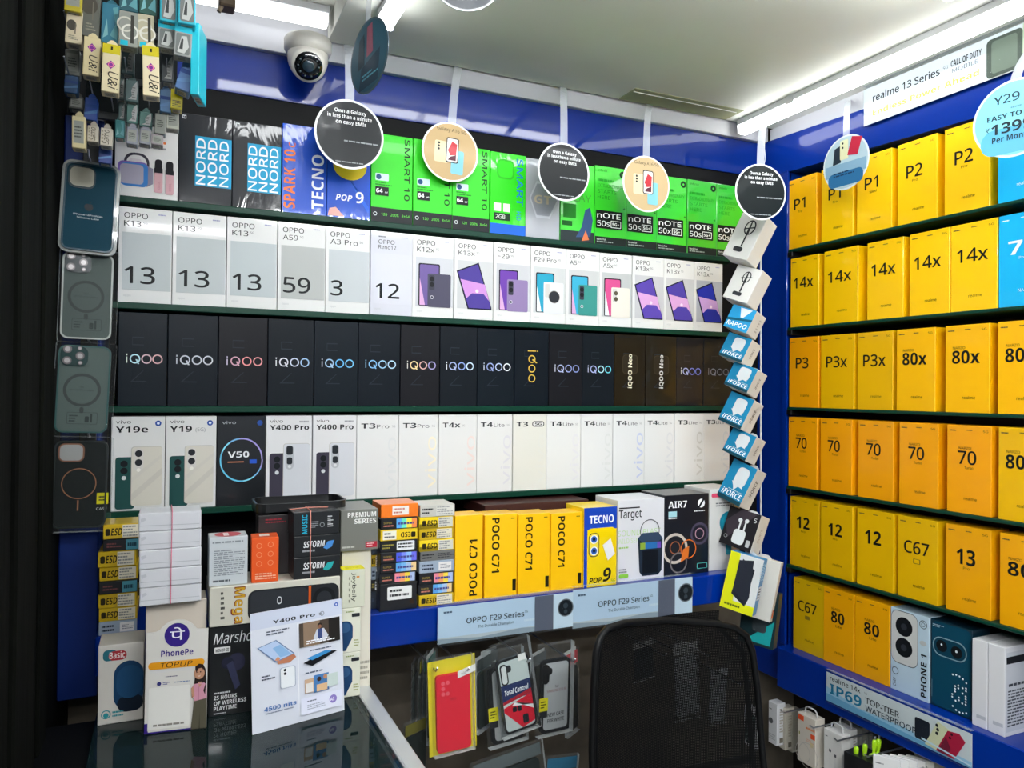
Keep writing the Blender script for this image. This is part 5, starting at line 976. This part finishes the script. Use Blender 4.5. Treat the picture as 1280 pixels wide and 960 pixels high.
dangler(1057, 203, .061, X=1.375, rz=-88, face='#b4cbd6', rim='#dfe6ea', prints=[('r', .06, .28, .94, .50, '#86aac4'), ('rr', .12, .08, .88, .34, .1, '#2f6a98'), ('p', [(.22, .50), (.40, .52), (.42, .84), (.26, .80)], '#26323e'), ('rr', .38, .56, .56, .92, .03, '#e2e0b8'), ('p', [(.54, .62), (.76, .58), (.86, .88), (.64, .94)], '#c02a44'), ('L', .24, .26, .8, .36, 2, '#1f3a5a'), ('e', .44, .86, .02, '#23262a'), ('e', .44, .78, .02, '#23262a')],
        label='round pale blue sign picturing three phones before the yellow boxes', hang=(1.46, onX(1060, 115, 1.46).y, Zc(.69)))
dangler(1268, 147, .066, X=1.30, rz=-80, face='#86d3ea', rim='#cfe6ee', prints=[('rr', .10, .06, .90, .40, .16, '#5fb4dc'), ('t', 'Y29', .26, .72, .11, '#23404e', {'wd': .30, 'bold': .01}), ('o', .66, .76, .05, .012, '#4a6a78'), ('L', .46, .62, .6, .66, 1, '#6aa0b0'), ('t', 'EASY TO OWN', .18, .52, .062, '#1f3a46', {'wd': .70, 'bold': .015}), ('t', '₹', .17, .38, .06, '#1f3a46'), ('t', '1399', .23, .33, .14, '#1f3038', {'wd': .48, 'bold': .02}), ('t', 'Per Month', .24, .225, .075, '#1f3a46', {'wd': .46, 'bold': .015})],
        label='large round cyan price sign at the right edge', hang=(1.40, .70, Zc(.69)))
dangler(461, 70, .058, X=.283, rz=-74, face='#1f4c5c', rim='#2d4650', prints=[('p', [(.2, .1), (.7, .1), (.8, .5), (.3, .4)], '#123040'), ('p', [(.45, .5), (.62, .52), (.64, .92), (.5, .9)], '#8a4a5a'), ('p', [(.2, .4), (.38, .42), (.42, .85), (.28, .8)], '#14303c'), ('L', .3, .2, .75, .3, 2, '#4a8a9a')], label='dark round sign seen almost edge-on beside the camera', hang=(.285, 1.10, Zc(.70)), ry=-6)
dangler(584, -32, .055, Y=1.05, rz=-20, face='#151c24', rim='#1b232c', label='dark round sign mostly above the frame at top centre', hang=(.50, 1.06, Zc(.70)), ry=0)

# ------------------------------------------------------------------ security camera
B0 = onZ(385, 58, Zc(.672)); B0 = Vector((B0.x, 1.505, Zc(.672)))
p_ = onY(385, 58, 1.505); t = thing('security_camera', 'white dome security camera under the ceiling at upper left', 'camera', TR(p_.x, 1.505, p_.z))
CW = mat('#d9d5cc', .35, .3); m = MB()
m.lathe([(0, .012), (.043, .012), (.045, .008), (.045, -.008), (.042, -.014), (.036, -.018), (0, -.018)], CW, 40); m.box(-.02, .02, .03, .052, -.006, .012, CW, .002); m.build('base_ring', t)
m = MB(); rings = [(0.0385*math.cos(math.radians(a)), -.022+.045*math.sin(math.radians(a))*1.0) for a in range(20, -91, -11)]
m.lathe([(.036, -.012)]+[(r, z) for r, z in rings], CW, 40); hs_ = m.build('housing', t)
m = MB(); dirv = Vector((-.10, -.80, -.58)).normalized(); q = dirv.to_track_quat('Z', 'Y').to_matrix().to_4x4(); Ml = Matrix.Translation((0, -.002, -.030)) @ q
m.lathe([(.032, .018), (.033, .026), (.031, .034), (.026, .036)], CW, 36, Ml); m.build('lens_collar', t)
m = MB(); m.lathe([(.027, .034), (.0255, .0375), (.012, .0385), (0, .0385)], mat('#101214', .15, .8), 32, Ml); lf = m.build('lens_face', t)
m = MB(); m.lathe([(.011, .0388), (.009, .041), (0, .0412)], mat('#2b3c46', .05, 1), 24, Ml); m.build('lens', lf)
m = MB()
for k in range(10):
    a = 2*math.pi*k/10; m.lathe([(.0022, .0384), (.0015, .0396), (0, .0398)], mat('#3a4448', .2, .5), 8, Ml @ Matrix.Translation((.019*math.cos(a), .019*math.sin(a), 0)))
m.build('infrared_ring', lf)
m = MB(); p2 = onY(285, 5, 1.46); m.box(p2.x-.016, p2.x+.012, 1.44, 1.475, p2.z-.012, Zc(.744), mat('#6a5a48', .6), .003); m.tube([(p2.x-.01, 1.45, p2.z-.008), (p2.x-.016, 1.45, p2.z-.022)], .004, mat('#8a7a64', .6), 8)
tag(m.build('junction_box'), 'small brown junction box on the ceiling near the hanging packs', 'junction box')
# ------------------------------------------------------------------ price banners in clear holders
def phone_cam(u0, w_=.2, dark='#5c6070'): return [('r', u0, 0, u0+w_*.48, 1, dark), ('r', u0+w_*.48, 0, u0+w_, 1, '#c6d6e6'), ('e', u0+w_*.80, .58, .26, '#6a7078'), ('e', u0+w_*.80, .58, .23, '#1a1e24'), ('e', u0+w_*.80, .64, .08, '#3a434c'), ('e', u0+w_*.80, .47, .06, '#3a434c')]
def banner(name, M, w, h, base, pr, label):
    t = thing(name, label, 'sign', M); f = Fr((0, 0, 0), (1, 0, 0), (0, 0, 1))
    m = MB(); m.prism(f, [(0, 0), (w, 0), (w, h), (0, h)], -.0006, 0, mat(base, .35, .5), False); put(m, f, w, h, pr); m.build('insert_card', t)
    m = MB(); m.box(0, w, -.0032, -.0022, -.002, h+.006, CLEAR); m.box(0, w, -.0032, .008, h+.006, h+.007, CLEAR); m.build('clear_holder', t)
    return t
def fban(l, r, tl, bl, label, side='r'):
    a, e = onY(l, (tl+bl)/2, 1.292), onY(r, (tl+bl)/2-.12*(r-l), 1.292); w = e.x-a.x; z1 = onY(l, tl, 1.292).z; z0 = onY(l, bl, 1.292).z; h = z1-z0
    pr = [('r', 0, 0, 1, .16, '#b4bcc4'), ('p', [(0, 0), (1, 0), (1, .05), (.6, .16), (.3, .06), (0, .14)], '#8d9aa6'), ('L', .04, .80, .14, .90, 1, '#4a5a70'), ('t', 'OPPO F29 Series', .20, .48, .15, '#22262e', {'wd': .42, 'bold': .01}), ('t', '5G', .625, .58, .06, '#22262e'), ('t', 'The Durable Champion', .28, .32, .075, '#33383f', {'wd': .26}), ('L', .62, .30, .70, .42, 1, '#c8d6e4')]
    pr += phone_cam(.70, .30)
    return banner('price_banner', TR(a.x, 1.292, z0), w, h, '#b6cbe2', pr, label)
fban(547, 716, 760, 806, 'pale blue phone banner on the ledge edge, left of two')
fban(716, 865, 738, 786, 'pale blue phone banner on the ledge edge, right above the chair')
P0 = onX(1033, 875, 1.408); P1 = onX(1215, 957, 1.408); w = P0.y-P1.y; h = .066
z0 = P0.z
ip = [('p', [(0, 0), (1, 0), (1, .18), (.6, .30), (.25, .24), (0, .50)], '#9cc6e2'), ('p', [(0, 0), (1, 0), (1, .08), (.5, .16), (0, .26)], '#6ea8d0'), ('t', 'realme 14x', .03, .76, .16, '#22262a', {'wd': .24, 'bold': .012}), ('t', '5G', .30, .80, .07, '#5a6066'), ('t', 'IP69', .03, .30, .36, '#1c78a0', {'wd': .25, 'bold': .03}), ('t', 'TOP-TIER', .31, .52, .19, '#23282c', {'wd': .24, 'bold': .012}), ('t', 'WATERPROOF', .31, .26, .19, '#23384a', {'wd': .35, 'bold': .012}),
      ('rr', .655, .16, .75, .80, .06, '#20242e'), ('p', [(.72, .10), (.80, .95), (.88, .82), (.81, .06)], '#d9d8b4'), ('e', .795, .82, .05, '#23262a'), ('e', .80, .70, .05, '#23262a'), ('e', .795, .58, .05, '#23262a'), ('p', [(.79, .06), (.86, .80), (.93, .86), (.965, .68), (.90, .04)], '#b02040'), ('p', [(.80, .06), (.85, .60), (.88, .30), (.86, .05)], '#7a2038'), ('e', .885, .74, .04, '#3a1420'), ('e', .875, .62, .04, '#3a1420'), ('p', [(.70, .26), (1, .10), (1, .06), (.70, .20)], '#c9dfec')]
banner('price_banner', TR(1.408, P0.y, z0, -90), w, h, '#d3d9de', ip, 'long white banner with blue lettering on the right-wall ledge')
P0 = onX(1079, 158, 1.440); P1 = onX(1290, 74, 1.440); w = P0.y-P1.y+.12; h = .083
br = [('t', 'realme 13 Series', .05, .58, .19, '#1e2226', {'wd': .33, 'bold': .012}), ('t', '5G', .395, .66, .08, '#5a6066'), ('t', 'CALL OF DUTY', .43, .66, .15, '#1e2226', {'wd': .13, 'bold': .03}), ('t', 'MOBILE', .435, .50, .10, '#5a6066', {'wd': .11}), ('t', 'Endless Power Ahead', .05, .20, .15, '#d8d65a', {'wd': .50, 'bold': .02}),
      ('rr', .58, .02, .72, .92, .1, '#4c544c'), ('rr', .60, .10, .70, .85, .08, '#6a7468'), ('r', .72, .0, .90, .98, '#b9c0a8'), ('rr', .74, .05, .88, .94, .08, '#cdd3c4'), ('e', .81, .60, .20, '#22262a'), ('e', .81, .60, .12, '#3a4148')]
banner('price_banner', TR(1.442, P0.y, P0.z, -90), w, h, '#cdd0da', br, 'white banner on the blue valance beside the right tube light')

# ------------------------------------------------------------------ phone case packs under the ledge
def case_bag(px, pt, pb, pw, Y, style, label, ry=0, rz=0, bag=(.9, 1.22)):
    C = onY(px, (pt+pb)/2, Y); h = onY(px, pt, Y).z-onY(px, pb, Y).z; w = onY(px+pw/2, (pt+pb)/2, Y).x-onY(px-pw/2, (pt+pb)/2, Y).x
    t = thing('phone_case_pack', label, 'phone case', TR(C.x, Y, C.z, rz, ry), 'phone case packs hanging under the blue ledge')
    f = Fr((-w/2, 0, -h/2), (1, 0, 0), (0, 0, 1))
    if style == 'red':
        bm = mat('#d3122e', .5); m = MB(); m.prism(Fr((-w/2, .0065, -h/2), (1, 0, 0), (0, 0, 1)), [(-.012, -.006), (w+.013, -.004), (w+.013, h*1.20), (-.012, h*1.18)], -.0008, 0, mat('#d3c414', .45, .4), False); m.build('yellow_backing', t)
        m = MB(); m.prism(f, rrect(0, 0, w, h, .006), -.006, .0008, bm); m.build('case_body', t)
        m = MB()
        for (u, v) in ((.20, .90), (.20, .83), (.20, .76), (.33, .76), (.34, .90)): m.prism(f, circ(w*u, h*v, w*.055, n=16), .0008, .0018, mat('#e05a68', .4))
        m.build('camera_cutout', t); m = MB(); m.prism(f, [(w*.62, h*.94), (w*1.16, h*1.0), (w*1.16, h*1.09), (w*.62, h*1.03)], .004, .0043, mat('#e0e0dc', .5), False); m.text(f, 'A30', w*.72, h*.985, h*.03, mat('#55555a'), k=.0046); m.build('price_sticker', t)
        m = MB(); m.text(f, 'RED', w*.40, h*.66, h*.035, mat('#8a1020'), k=.0012); m.build('printed_mark', t)
    elif style == 'race':
        m = MB(); m.prism(f, rrect(0, 0, w, h, .009), -.006, 0, mat('#15171a', .35, .4)); m.build('case_body', t)
        m = MB(); m.poly(f, rrect(w*.05, h*.03, w*.95, h*.97, .007), mat('#b9c4c2', .3, .5), .0005)
        put(m, f, w, h, [('r', .05, .44, .95, .66, '#23305a'), ('p', [(.05, .44), (.95, .52), (.95, .46), (.05, .40)], '#a01c2c'), ('t', 'Total Control', .12, .52, .07, '#e8ecf0', {'wd': .74, 'bold': .02, 'shear': .2}), ('p', [(.05, .36), (.95, .46), (.95, .08), (.55, .03), (.05, .30)], '#c81c30'), ('p', [(.30, .36), (.95, .30), (.95, .24), (.40, .40)], '#e4e8e8'), ('rr', .30, .27, .44, .34, .02, '#1a1c24'), ('rr', .46, .26, .58, .34, .02, '#1a1c24'), ('rr', .58, .08, .76, .20, .02, '#1a1c24')], .0007)
        m.build('printed_panel', t)
        m = MB(); m.prism(f, rrect(w*.08, h*.66, w*.30, h*.94, .006), .0, .0016, mat('#1a1c1e', .4)); m.prism(f, rrect(w*.20, h*.82, w*.42, h*.91, .004), .0, .0015, mat('#1a1c1e', .4)); m.poly(f, rrect(w*.115, h*.68, w*.265, h*.92, .004), mat('#c9cdcc', .4), .0019); m.build('camera_cutout', t)
        m = MB(); m.prism(f, [(w*.66, h*.93), (w*.9, h*.93), (w*.9, h*1.02), (w*.66, h*1.02)], .003, .0033, mat('#e2e2de', .5), False); m.build('price_sticker', t)
    else:
        m = MB(); m.prism(f, rrect(0, 0, w, h, .008), -.006, 0, mat('#17191b', .35, .4)); m.build('case_body', t)
        m = MB(); m.poly(f, rrect(w*.10, h*.04, w*.94, h*.96, .007), mat('#a8abad', .3, .5), .0005)
        if style == 'grey': put(m, f, w, h, [('t', 'for', .48, .61, .035, '#5a4a4a'), ('t', 'SAMSUNG S23 FE', .20, .555, .035, '#8a4a4a', {'wd': .68}), ('t', 'NEW CASE', .24, .22, .05, '#2a2c2e', {'wd': .58, 'bold': .01}), ('t', 'FOR WHITE', .24, .14, .05, '#2a2c2e', {'wd': .58, 'bold': .01})], .0007)
        m.build('printed_panel', t)
        if style == 'grey':
            m = MB(); m.prism(f, rrect(w*.02, h*.68, w*.26, h*.95, .008), .0, .002, mat('#101214', .3, .5)); m.prism(f, rrect(w*.2, h*.80, w*.36, h*.90, .006), .0, .002, mat('#101214', .3, .5)); m.build('camera_cutout', t)
        m = MB(); m.prism(f, [(-w*.08, h*.32), (w*.22, h*.32), (w*.22, h*.50), (-w*.08, h*.50)], .003, .0032, mat('#d6cc12', .45), False); m.prism(f, [(-w*.06, h*.23), (w*.20, h*.23), (w*.20, h*.32), (-w*.06, h*.32)], .003, .0032, mat('#202226', .45), False)
        put(m, Fr(f.at(-w*.08, h*.32, .0032), f.eu, f.ev), w*.3, h*.18, [('L', .15, .2, .85, .8, 3, '#3a3a14')]); m.build('sticker', t)
    ww = w*bag[0]/.9*.60; m = MB(); m.prism(f, [(w*.5-ww, -h*.04), (w*.5+ww, -h*.03), (w*.5+ww, h*bag[1]), (w*.5-ww, h*bag[1])], -.0075, .0055, BAG, False); m.build('clear_bag', t)
    return t
case_bag(567, 842, 938, 42, 1.235, 'red', 'red phone case in clear bag on yellow card under the ledge', ry=-2)
case_bag(646, 820, 914, 40, 1.235, 'race', 'phone case with red racing print in clear bag under the ledge', ry=-9)
case_bag(633, 832, 927, 40, 1.262, 'plain', 'grey phone case behind the red racing-print one', ry=-4)
case_bag(694, 824, 914, 37, 1.235, 'grey', 'grey phone case with dark camera island beside the chair', ry=1, rz=4)
def plain_pack(px, pt, pb, pw, Y, col, label, ry=0, rz=0, tint=None):
    C = onY(px, (pt+pb)/2, Y); h = onY(px, pt, Y).z-onY(px, pb, Y).z; w = onY(px+pw/2, (pt+pb)/2, Y).x-onY(px-pw/2, (pt+pb)/2, Y).x
    t = thing('phone_case_pack', label, 'phone case', TR(C.x, Y, C.z, rz, ry), 'phone case packs hanging under the blue ledge')
    f = Fr((-w/2, 0, -h/2), (1, 0, 0), (0, 0, 1)); m = MB(); m.prism(f, rrect(w*.08, h*.05, w*.92, h*.80, .008), -.004, 0, mat(col, .4, .4)); m.build('case_body', t)
    m = MB(); m.prism(f, [(w*.04, h*.82), (w*.96, h*.82), (w*.96, h*.97), (w*.04, h*.97)], -.002, -.001, mat(tint or '#3a3d3e', .4, .3), False); m.build('header_card', t)
    m = MB(); m.prism(f, [(0, 0), (w, 0), (w, h), (0, h)], -.0055, .002, BAG, False); m.build('clear_bag', t)
for (px, pt, pb, pw, Y, col, rz, tint, lb) in [(541, 815, 925, 30, 1.29, '#20302f', 55, '#1d5a52', 'teal-topped pack hanging just left of the red case'), (534, 818, 918, 30, 1.335, '#2c3436', 60, '#23645c', 'dark pack second left of the red case'), (528, 822, 912, 28, 1.375, '#3a4140', 62, '#b8b020', 'yellow-topped pack third left of the red case'), (520, 825, 905, 26, 1.42, '#3b4444', 62, '#6a6d60', 'grey pack farthest left under the ledge'),
        (607, 818, 912, 34, 1.285, '#12201f', 35, '#30393a', 'dark pack between red and racing-print cases'), (612, 812, 905, 34, 1.34, '#101a1a', 35, '#2c3435', 'darker pack behind the gap right of the red case'), (674, 815, 900, 34, 1.29, '#1c1e20', 35, '#4a4e50', 'dark pack between racing-print and grey cases'), (716, 812, 918, 26, 1.30, '#15181a', 30, '#b0303a', 'dark pack with red header against the chair'),
        (805, 800, 850, 30, 1.33, '#20282c', 8, '#a8a8a4', 'dark pack with pale header behind the chair mesh'), (858, 800, 900, 30, 1.30, '#9a9ca0', -4, '#b4b4b2', 'pale pack seen through the chair mesh, left of two'), (898, 835, 905, 26, 1.32, '#8a8d92', 6, '#a2a4a8', 'pale pack seen through the chair mesh, right of two'),
        (520, 900, 990, 42, 1.27, '#16201c', 30, '#6a6420', 'low dark pack below the red case at left')]:
    plain_pack(px, pt, pb, pw, Y, col, lb, ry=random.uniform(-4, 4), rz=rz, tint=tint)
for (px, pt, pb, pw, Y, col, tint, lb, ry) in [(640, 938, 1040, 90, 1.20, '#14201f', '#50585a', 'wide clear-wrapped dark pack at the bottom edge', -8), (700, 945, 1040, 40, 1.21, '#1c5a78', '#2a6a8a', 'pack with blue case at the bottom edge beside the chair', 5)]:
    plain_pack(px, pt, pb, pw, Y, col, lb, ry=ry, tint=tint)
m = MB()
for px, pz in ((529, 822), (567, 822), (640, 812), (694, 812), (805, 806), (858, 806), (898, 841)):
    p = onY(px, pz, 1.30); m.tube([(p.x, 1.58, p.z), (p.x, 1.23, p.z), (p.x, 1.222, p.z+.008)], .0018, METAL, 6)
m.box(.42, 1.14, 1.575, 1.586, onY(600, 815, 1.30).z-.008, onY(600, 815, 1.30).z+.008, mat('#1c1e20', .4, 0, .5), .001)
tag(m.build('hook_rail'), 'horizontal rail with long hooks under the back-wall ledge', 'hook rail')

# ------------------------------------------------------------------ accessories hanging under the right-wall ledge
def ear_box(px, pt, w, h, d, X, col, kind, label, cat='box', rz=-90, loop=True, ry=0):
    P = onX(px, pt, X)
    t = thing('accessory_box', label, cat, TR(X, P.y, P.z-h, rz, ry), 'accessory boxes hanging under the right-wall ledge')
    m = MB(); m.box(-w/2, w/2, 0, d, 0, h, mat(col, .42, .3), .001); F = faces(w, d, h); f = F['f'][0]
    pr = {'or': [('r', .04, .86, .36, .97, '#e0532a'), ('r', .74, .58, .98, .68, '#e0532a'), ('L', .48, .72, .98, .80, 1, '#e08a5a'), ('L', .5, .48, .95, .55, 2, '#d8a890'), ('e', .80, .45, .05, '#d8c89a'), ('o', .32, .22, .20, .012, '#bdbab4'), ('o', .62, .20, .26, .012, '#bdbab4'), ('r', .1, .56, .16, .62, '#8a8a4a')],
          'wh': [('L', .1, .84, .3, .88, 1, '#4a4c50'), ('r', .30, .56, .42, .62, '#4a4c50'), ('r', .60, .50, .70, .56, '#4a4c50'), ('r', .35, .2, .37, .56, '#b9bbbe'), ('r', .64, .2, .66, .5, '#b9bbbe'), ('L', .1, .05, .8, .14, 3, '#9a9ca0')],
          'gr': [('rr', .1, .08, .9, .84, .06, '#2f4a48'), ('rr', .16, .5, .84, .80, .05, '#486662'), ('L', .2, .12, .8, .4, 5, '#8aa09c')],
          'pl': [('L', .1, .8, .6, .86, 1, '#7a7c80'), ('e', .3, .55, .07, '#5a5c60'), ('L', .1, .1, .8, .25, 3, '#a9abae')],
          'bk': [('t', 'OTG', .10, .30, .30, '#e8eaea', {'wd': .5, 'bold': .02}), ('L', .1, .1, .8, .2, 1, '#9a9c9e')]}[kind]
    put(m, f, w, h, pr); put(m, F['r'][0], d, h, [('r', .3, .06, .7, .18, '#6a6458'), ('L', .3, .3, .7, .9, 9, '#a39d90')] if kind == 'pl' else []); m.build('box_body', t)
    if loop:
        m = MB(); lw = min(w*.32, .02); hz = .016
        m.tube([(-lw, d*.5, h), (-lw*.95, d*.5, h+hz*.7), (-lw*.6, d*.5, h+hz), (lw*.6, d*.5, h+hz), (lw*.95, d*.5, h+hz*.7), (lw, d*.5, h)], .0018, mat('#c6c7c8', .35), 6); m.build('hang_loop', t)
    return t
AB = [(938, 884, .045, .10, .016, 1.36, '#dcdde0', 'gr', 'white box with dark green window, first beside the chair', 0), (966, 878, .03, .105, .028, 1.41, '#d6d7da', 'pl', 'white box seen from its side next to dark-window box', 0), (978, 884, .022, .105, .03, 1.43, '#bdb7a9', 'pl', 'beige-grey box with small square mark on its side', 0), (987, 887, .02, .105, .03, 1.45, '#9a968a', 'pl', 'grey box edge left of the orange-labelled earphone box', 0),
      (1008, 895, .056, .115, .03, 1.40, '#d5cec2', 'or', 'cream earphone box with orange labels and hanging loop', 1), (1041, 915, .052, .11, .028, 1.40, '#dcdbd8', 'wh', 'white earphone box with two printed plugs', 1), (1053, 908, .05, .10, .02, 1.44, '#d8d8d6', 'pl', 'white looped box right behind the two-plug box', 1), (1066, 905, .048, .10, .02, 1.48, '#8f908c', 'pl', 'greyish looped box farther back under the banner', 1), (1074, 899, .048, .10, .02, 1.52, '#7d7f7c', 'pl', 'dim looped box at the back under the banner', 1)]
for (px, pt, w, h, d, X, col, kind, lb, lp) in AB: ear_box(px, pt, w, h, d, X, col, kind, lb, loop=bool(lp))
ear_box(1073, 947, .072, .09, .06, 1.375, '#15171a', 'bk', 'black box with white letters and lime plugs on top', loop=False, rz=-84)
def lime_plug(px, py, X, label):
    P = onX(px, py, X); t = thing('cable_plug', label, 'plug', TR(P.x, P.y, P.z, 0, 6), 'lime green plugs on the black box'); G_ = mat('#a6d81a', .35, .4); m = MB()
    m.lathe([(0, 0), (.009, 0), (.009, .002), (.0035, .005), (.0035, .012), (.005, .018), (.0055, .03), (.004, .034), (0, .035)], G_, 14); m.build('plug_body', t)
    m = MB(); m.box(-.0025, .0025, -.0012, .0012, .034, .042, METAL, .0005); m.build('plug_tip', t)
zb_ = onX(1073, 947, 1.375).z
for k, (px, py, X) in enumerate([(1069, 953, 1.385), (1080, 950, 1.395), (1092, 945, 1.405), (1097, 944, 1.415)]):
    P = onX(px, py, X); o_ = lime_plug(px, py, X, f'lime green plug on the black box, {ORD[k]} from left')
for k in range(8):
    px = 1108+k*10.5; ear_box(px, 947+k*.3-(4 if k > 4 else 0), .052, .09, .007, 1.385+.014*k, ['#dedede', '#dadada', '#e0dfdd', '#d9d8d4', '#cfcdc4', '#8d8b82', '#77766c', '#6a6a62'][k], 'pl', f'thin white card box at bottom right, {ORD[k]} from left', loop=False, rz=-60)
m = MB()
for yy in (1.40, 1.31, 1.24, 1.16, 1.08, .98):
    z_ = Zc(-.775); m.tube([(1.595, yy, z_), (1.37, yy, z_), (1.36, yy, z_+.008)], .0018, METAL, 6)
m.box(1.588, 1.599, .7, 1.47, Zc(-.785), Zc(-.765), mat('#1c1e20', .4, 0, .5), .001)
tag(m.build('hook_rail'), 'rail with hooks under the right-wall ledge, above hanging boxes', 'hook rail')

# ------------------------------------------------------------------ office chair
mesh_m = bpy.data.materials.new('black_mesh_fabric'); mesh_m.use_nodes = True
nt = mesh_m.node_tree; pb = nt.nodes['Principled BSDF']; pb.inputs['Base Color'].default_value = lin('#08090a'); pb.inputs['Roughness'].default_value = .8; pb.inputs['Specular IOR Level'].default_value = .12
tc = nt.nodes.new('ShaderNodeTexCoord'); sp = nt.nodes.new('ShaderNodeSeparateXYZ'); nt.links.new(tc.outputs['Object'], sp.inputs[0])
def mth(op, a, b=None, bv=None):
    n = nt.nodes.new('ShaderNodeMath'); n.operation = op
    nt.links.new(a, n.inputs[0])
    if b is not None: nt.links.new(b, n.inputs[1])
    elif bv is not None: n.inputs[1].default_value = bv
    return n.outputs[0]
u_ = mth('ADD', sp.outputs['X'], sp.outputs['Z']); v_ = mth('SUBTRACT', sp.outputs['X'], sp.outputs['Z'])
su = mth('SINE', mth('MULTIPLY', u_, None, 1100)); sv = mth('SINE', mth('MULTIPLY', v_, None, 1100))
hole = mth('GREATER_THAN', mth('MULTIPLY', su, sv), None, .66)
nt.links.new(mth('SUBTRACT', mth('ADD', mth('MULTIPLY', hole, None, 0), None, 1), hole), pb.inputs['Alpha'])
YC = 1.085
def cp(px, py): p = onY(px, py, YC); return p
c0 = cp(835, 960); CH = thing('office_chair', 'black mesh-backed office chair standing in front of the ledge', 'chair', TR(c0.x, YC, 0))
def lc(px, py): p = cp(px, py); return (p.x-c0.x, p.z)
outl = [lc(*q) for q in [(735, 1000), (731, 930), (728, 850), (729, 806), (734, 788), (746, 778), (770, 774), (830, 773), (890, 776), (906, 779), (918, 788), (925, 806), (932, 850), (939, 930), (944, 1000)]]
zlo = outl[0][1]-.16
outl = [(outl[0][0]+.012, zlo)]+outl+[(outl[-1][0]-.012, zlo)]
def bulge(x, z): return .03*(x/.16)**2*-1+.012*math.sin((z-zlo)*9)
m = MB(); FRK = mat('#0b0c0d', .5, 0, spec=.25)
m.tube([(x, bulge(x, z), z) for x, z in outl], .006, FRK, 10, closed=True); m.build('back_frame', CH)
m = MB(); nx, nz = 22, 26; ztop = max(z for x, z in outl); vs = []
xl = [p for p in outl if p[0] < 0]; xr = [p for p in outl if p[0] > 0]
def edge(z, side):
    q = sorted([p for p in outl if (p[0] < 0) == (side < 0)], key=lambda p: p[1])
    for a, b2 in zip(q, q[1:]):
        if a[1] <= z <= b2[1]: return a[0]+(b2[0]-a[0])*((z-a[1])/max(b2[1]-a[1], 1e-6))
    return q[-1][0] if z > q[-1][1] else q[0][0]
for i in range(nz+1):
    z = zlo+(ztop-.002-zlo)*i/nz; xa, xb_ = edge(z, -1), edge(z, 1)
    for j in range(nx+1): x = xa+(xb_-xa)*j/nx; vs.append((x, bulge(x, z), z))
m.add(vs, [[i*(nx+1)+j, i*(nx+1)+j+1, (i+1)*(nx+1)+j+1, (i+1)*(nx+1)+j] for i in range(nz) for j in range(nx)], mesh_m, True); m.build('mesh_back', CH)
m = MB()
for s in (-1, 1):
    zz = [zlo+.02+(ztop-zlo-.05)*k/8 for k in range(9)]; m.tube([(edge(z, s)-s*.012, bulge(edge(z, s), z)+.012*1, z) for z in zz], .005, FRK, 8)
m.tube([(edge(zlo+.16, -1), bulge(.15, 0)+.02, zlo+.16), (0, .035, zlo+.15), (edge(zlo+.16, 1), bulge(.15, 0)+.02, zlo+.16)], .008, FRK, 8); m.build('back_support', CH)
m = MB(); m.tube([(0, .035, zlo+.15), (0, .045, zlo), (0, .03, zlo-.10), (0, -.05, zlo-.125)], .014, FRK, 10); m.build('back_bracket', CH)
zs_ = zlo-.10
m = MB(); m.prism(Fr((0, -.20, zs_), (1, 0, 0), (0, 1, 0)), rrect(-.20, -.19, .20, .17, .07), -.03, .03, mat('#15161a', .8)); m.build('seat', CH)
m = MB(); m.lathe([(0, zs_-.03), (.05, zs_-.03), (.05, zs_-.06), (.025, zs_-.08), (.025, .20), (.014, .20), (.014, .09), (.035, .09), (.035, .06), (0, .06)], mat('#1a1b1d', .3, 0, .6), 24, Matrix.Translation((0, -.18, 0))); m.build('gas_lift', CH)
for k in range(5):
    a = 2*math.pi*k/5+.3; c_, s_ = math.cos(a), math.sin(a)
    m = MB(); m.tube([(0, -.18, .075), (c_*.14, -.18+s_*.14, .075), (c_*.25, -.18+s_*.25, .060)], [.022, .018, .013], FRK, 8); lg = m.build('leg', CH)
    m = MB(); q = Matrix.Translation((c_*.25, -.18+s_*.25, .025)) @ Matrix.Rotation(a, 4, 'Z') @ Matrix.Rotation(math.pi/2, 4, 'Y')
    for dz in (-.017, .005): m.lathe([(0, dz), (.025, dz), (.025, dz+.012), (0, dz+.012)], FRK, 16, q)
    m.tube([(c_*.25, -.18+s_*.25, .03), (c_*.25, -.18+s_*.25, .062)], .005, METAL, 6); m.build('caster', lg)
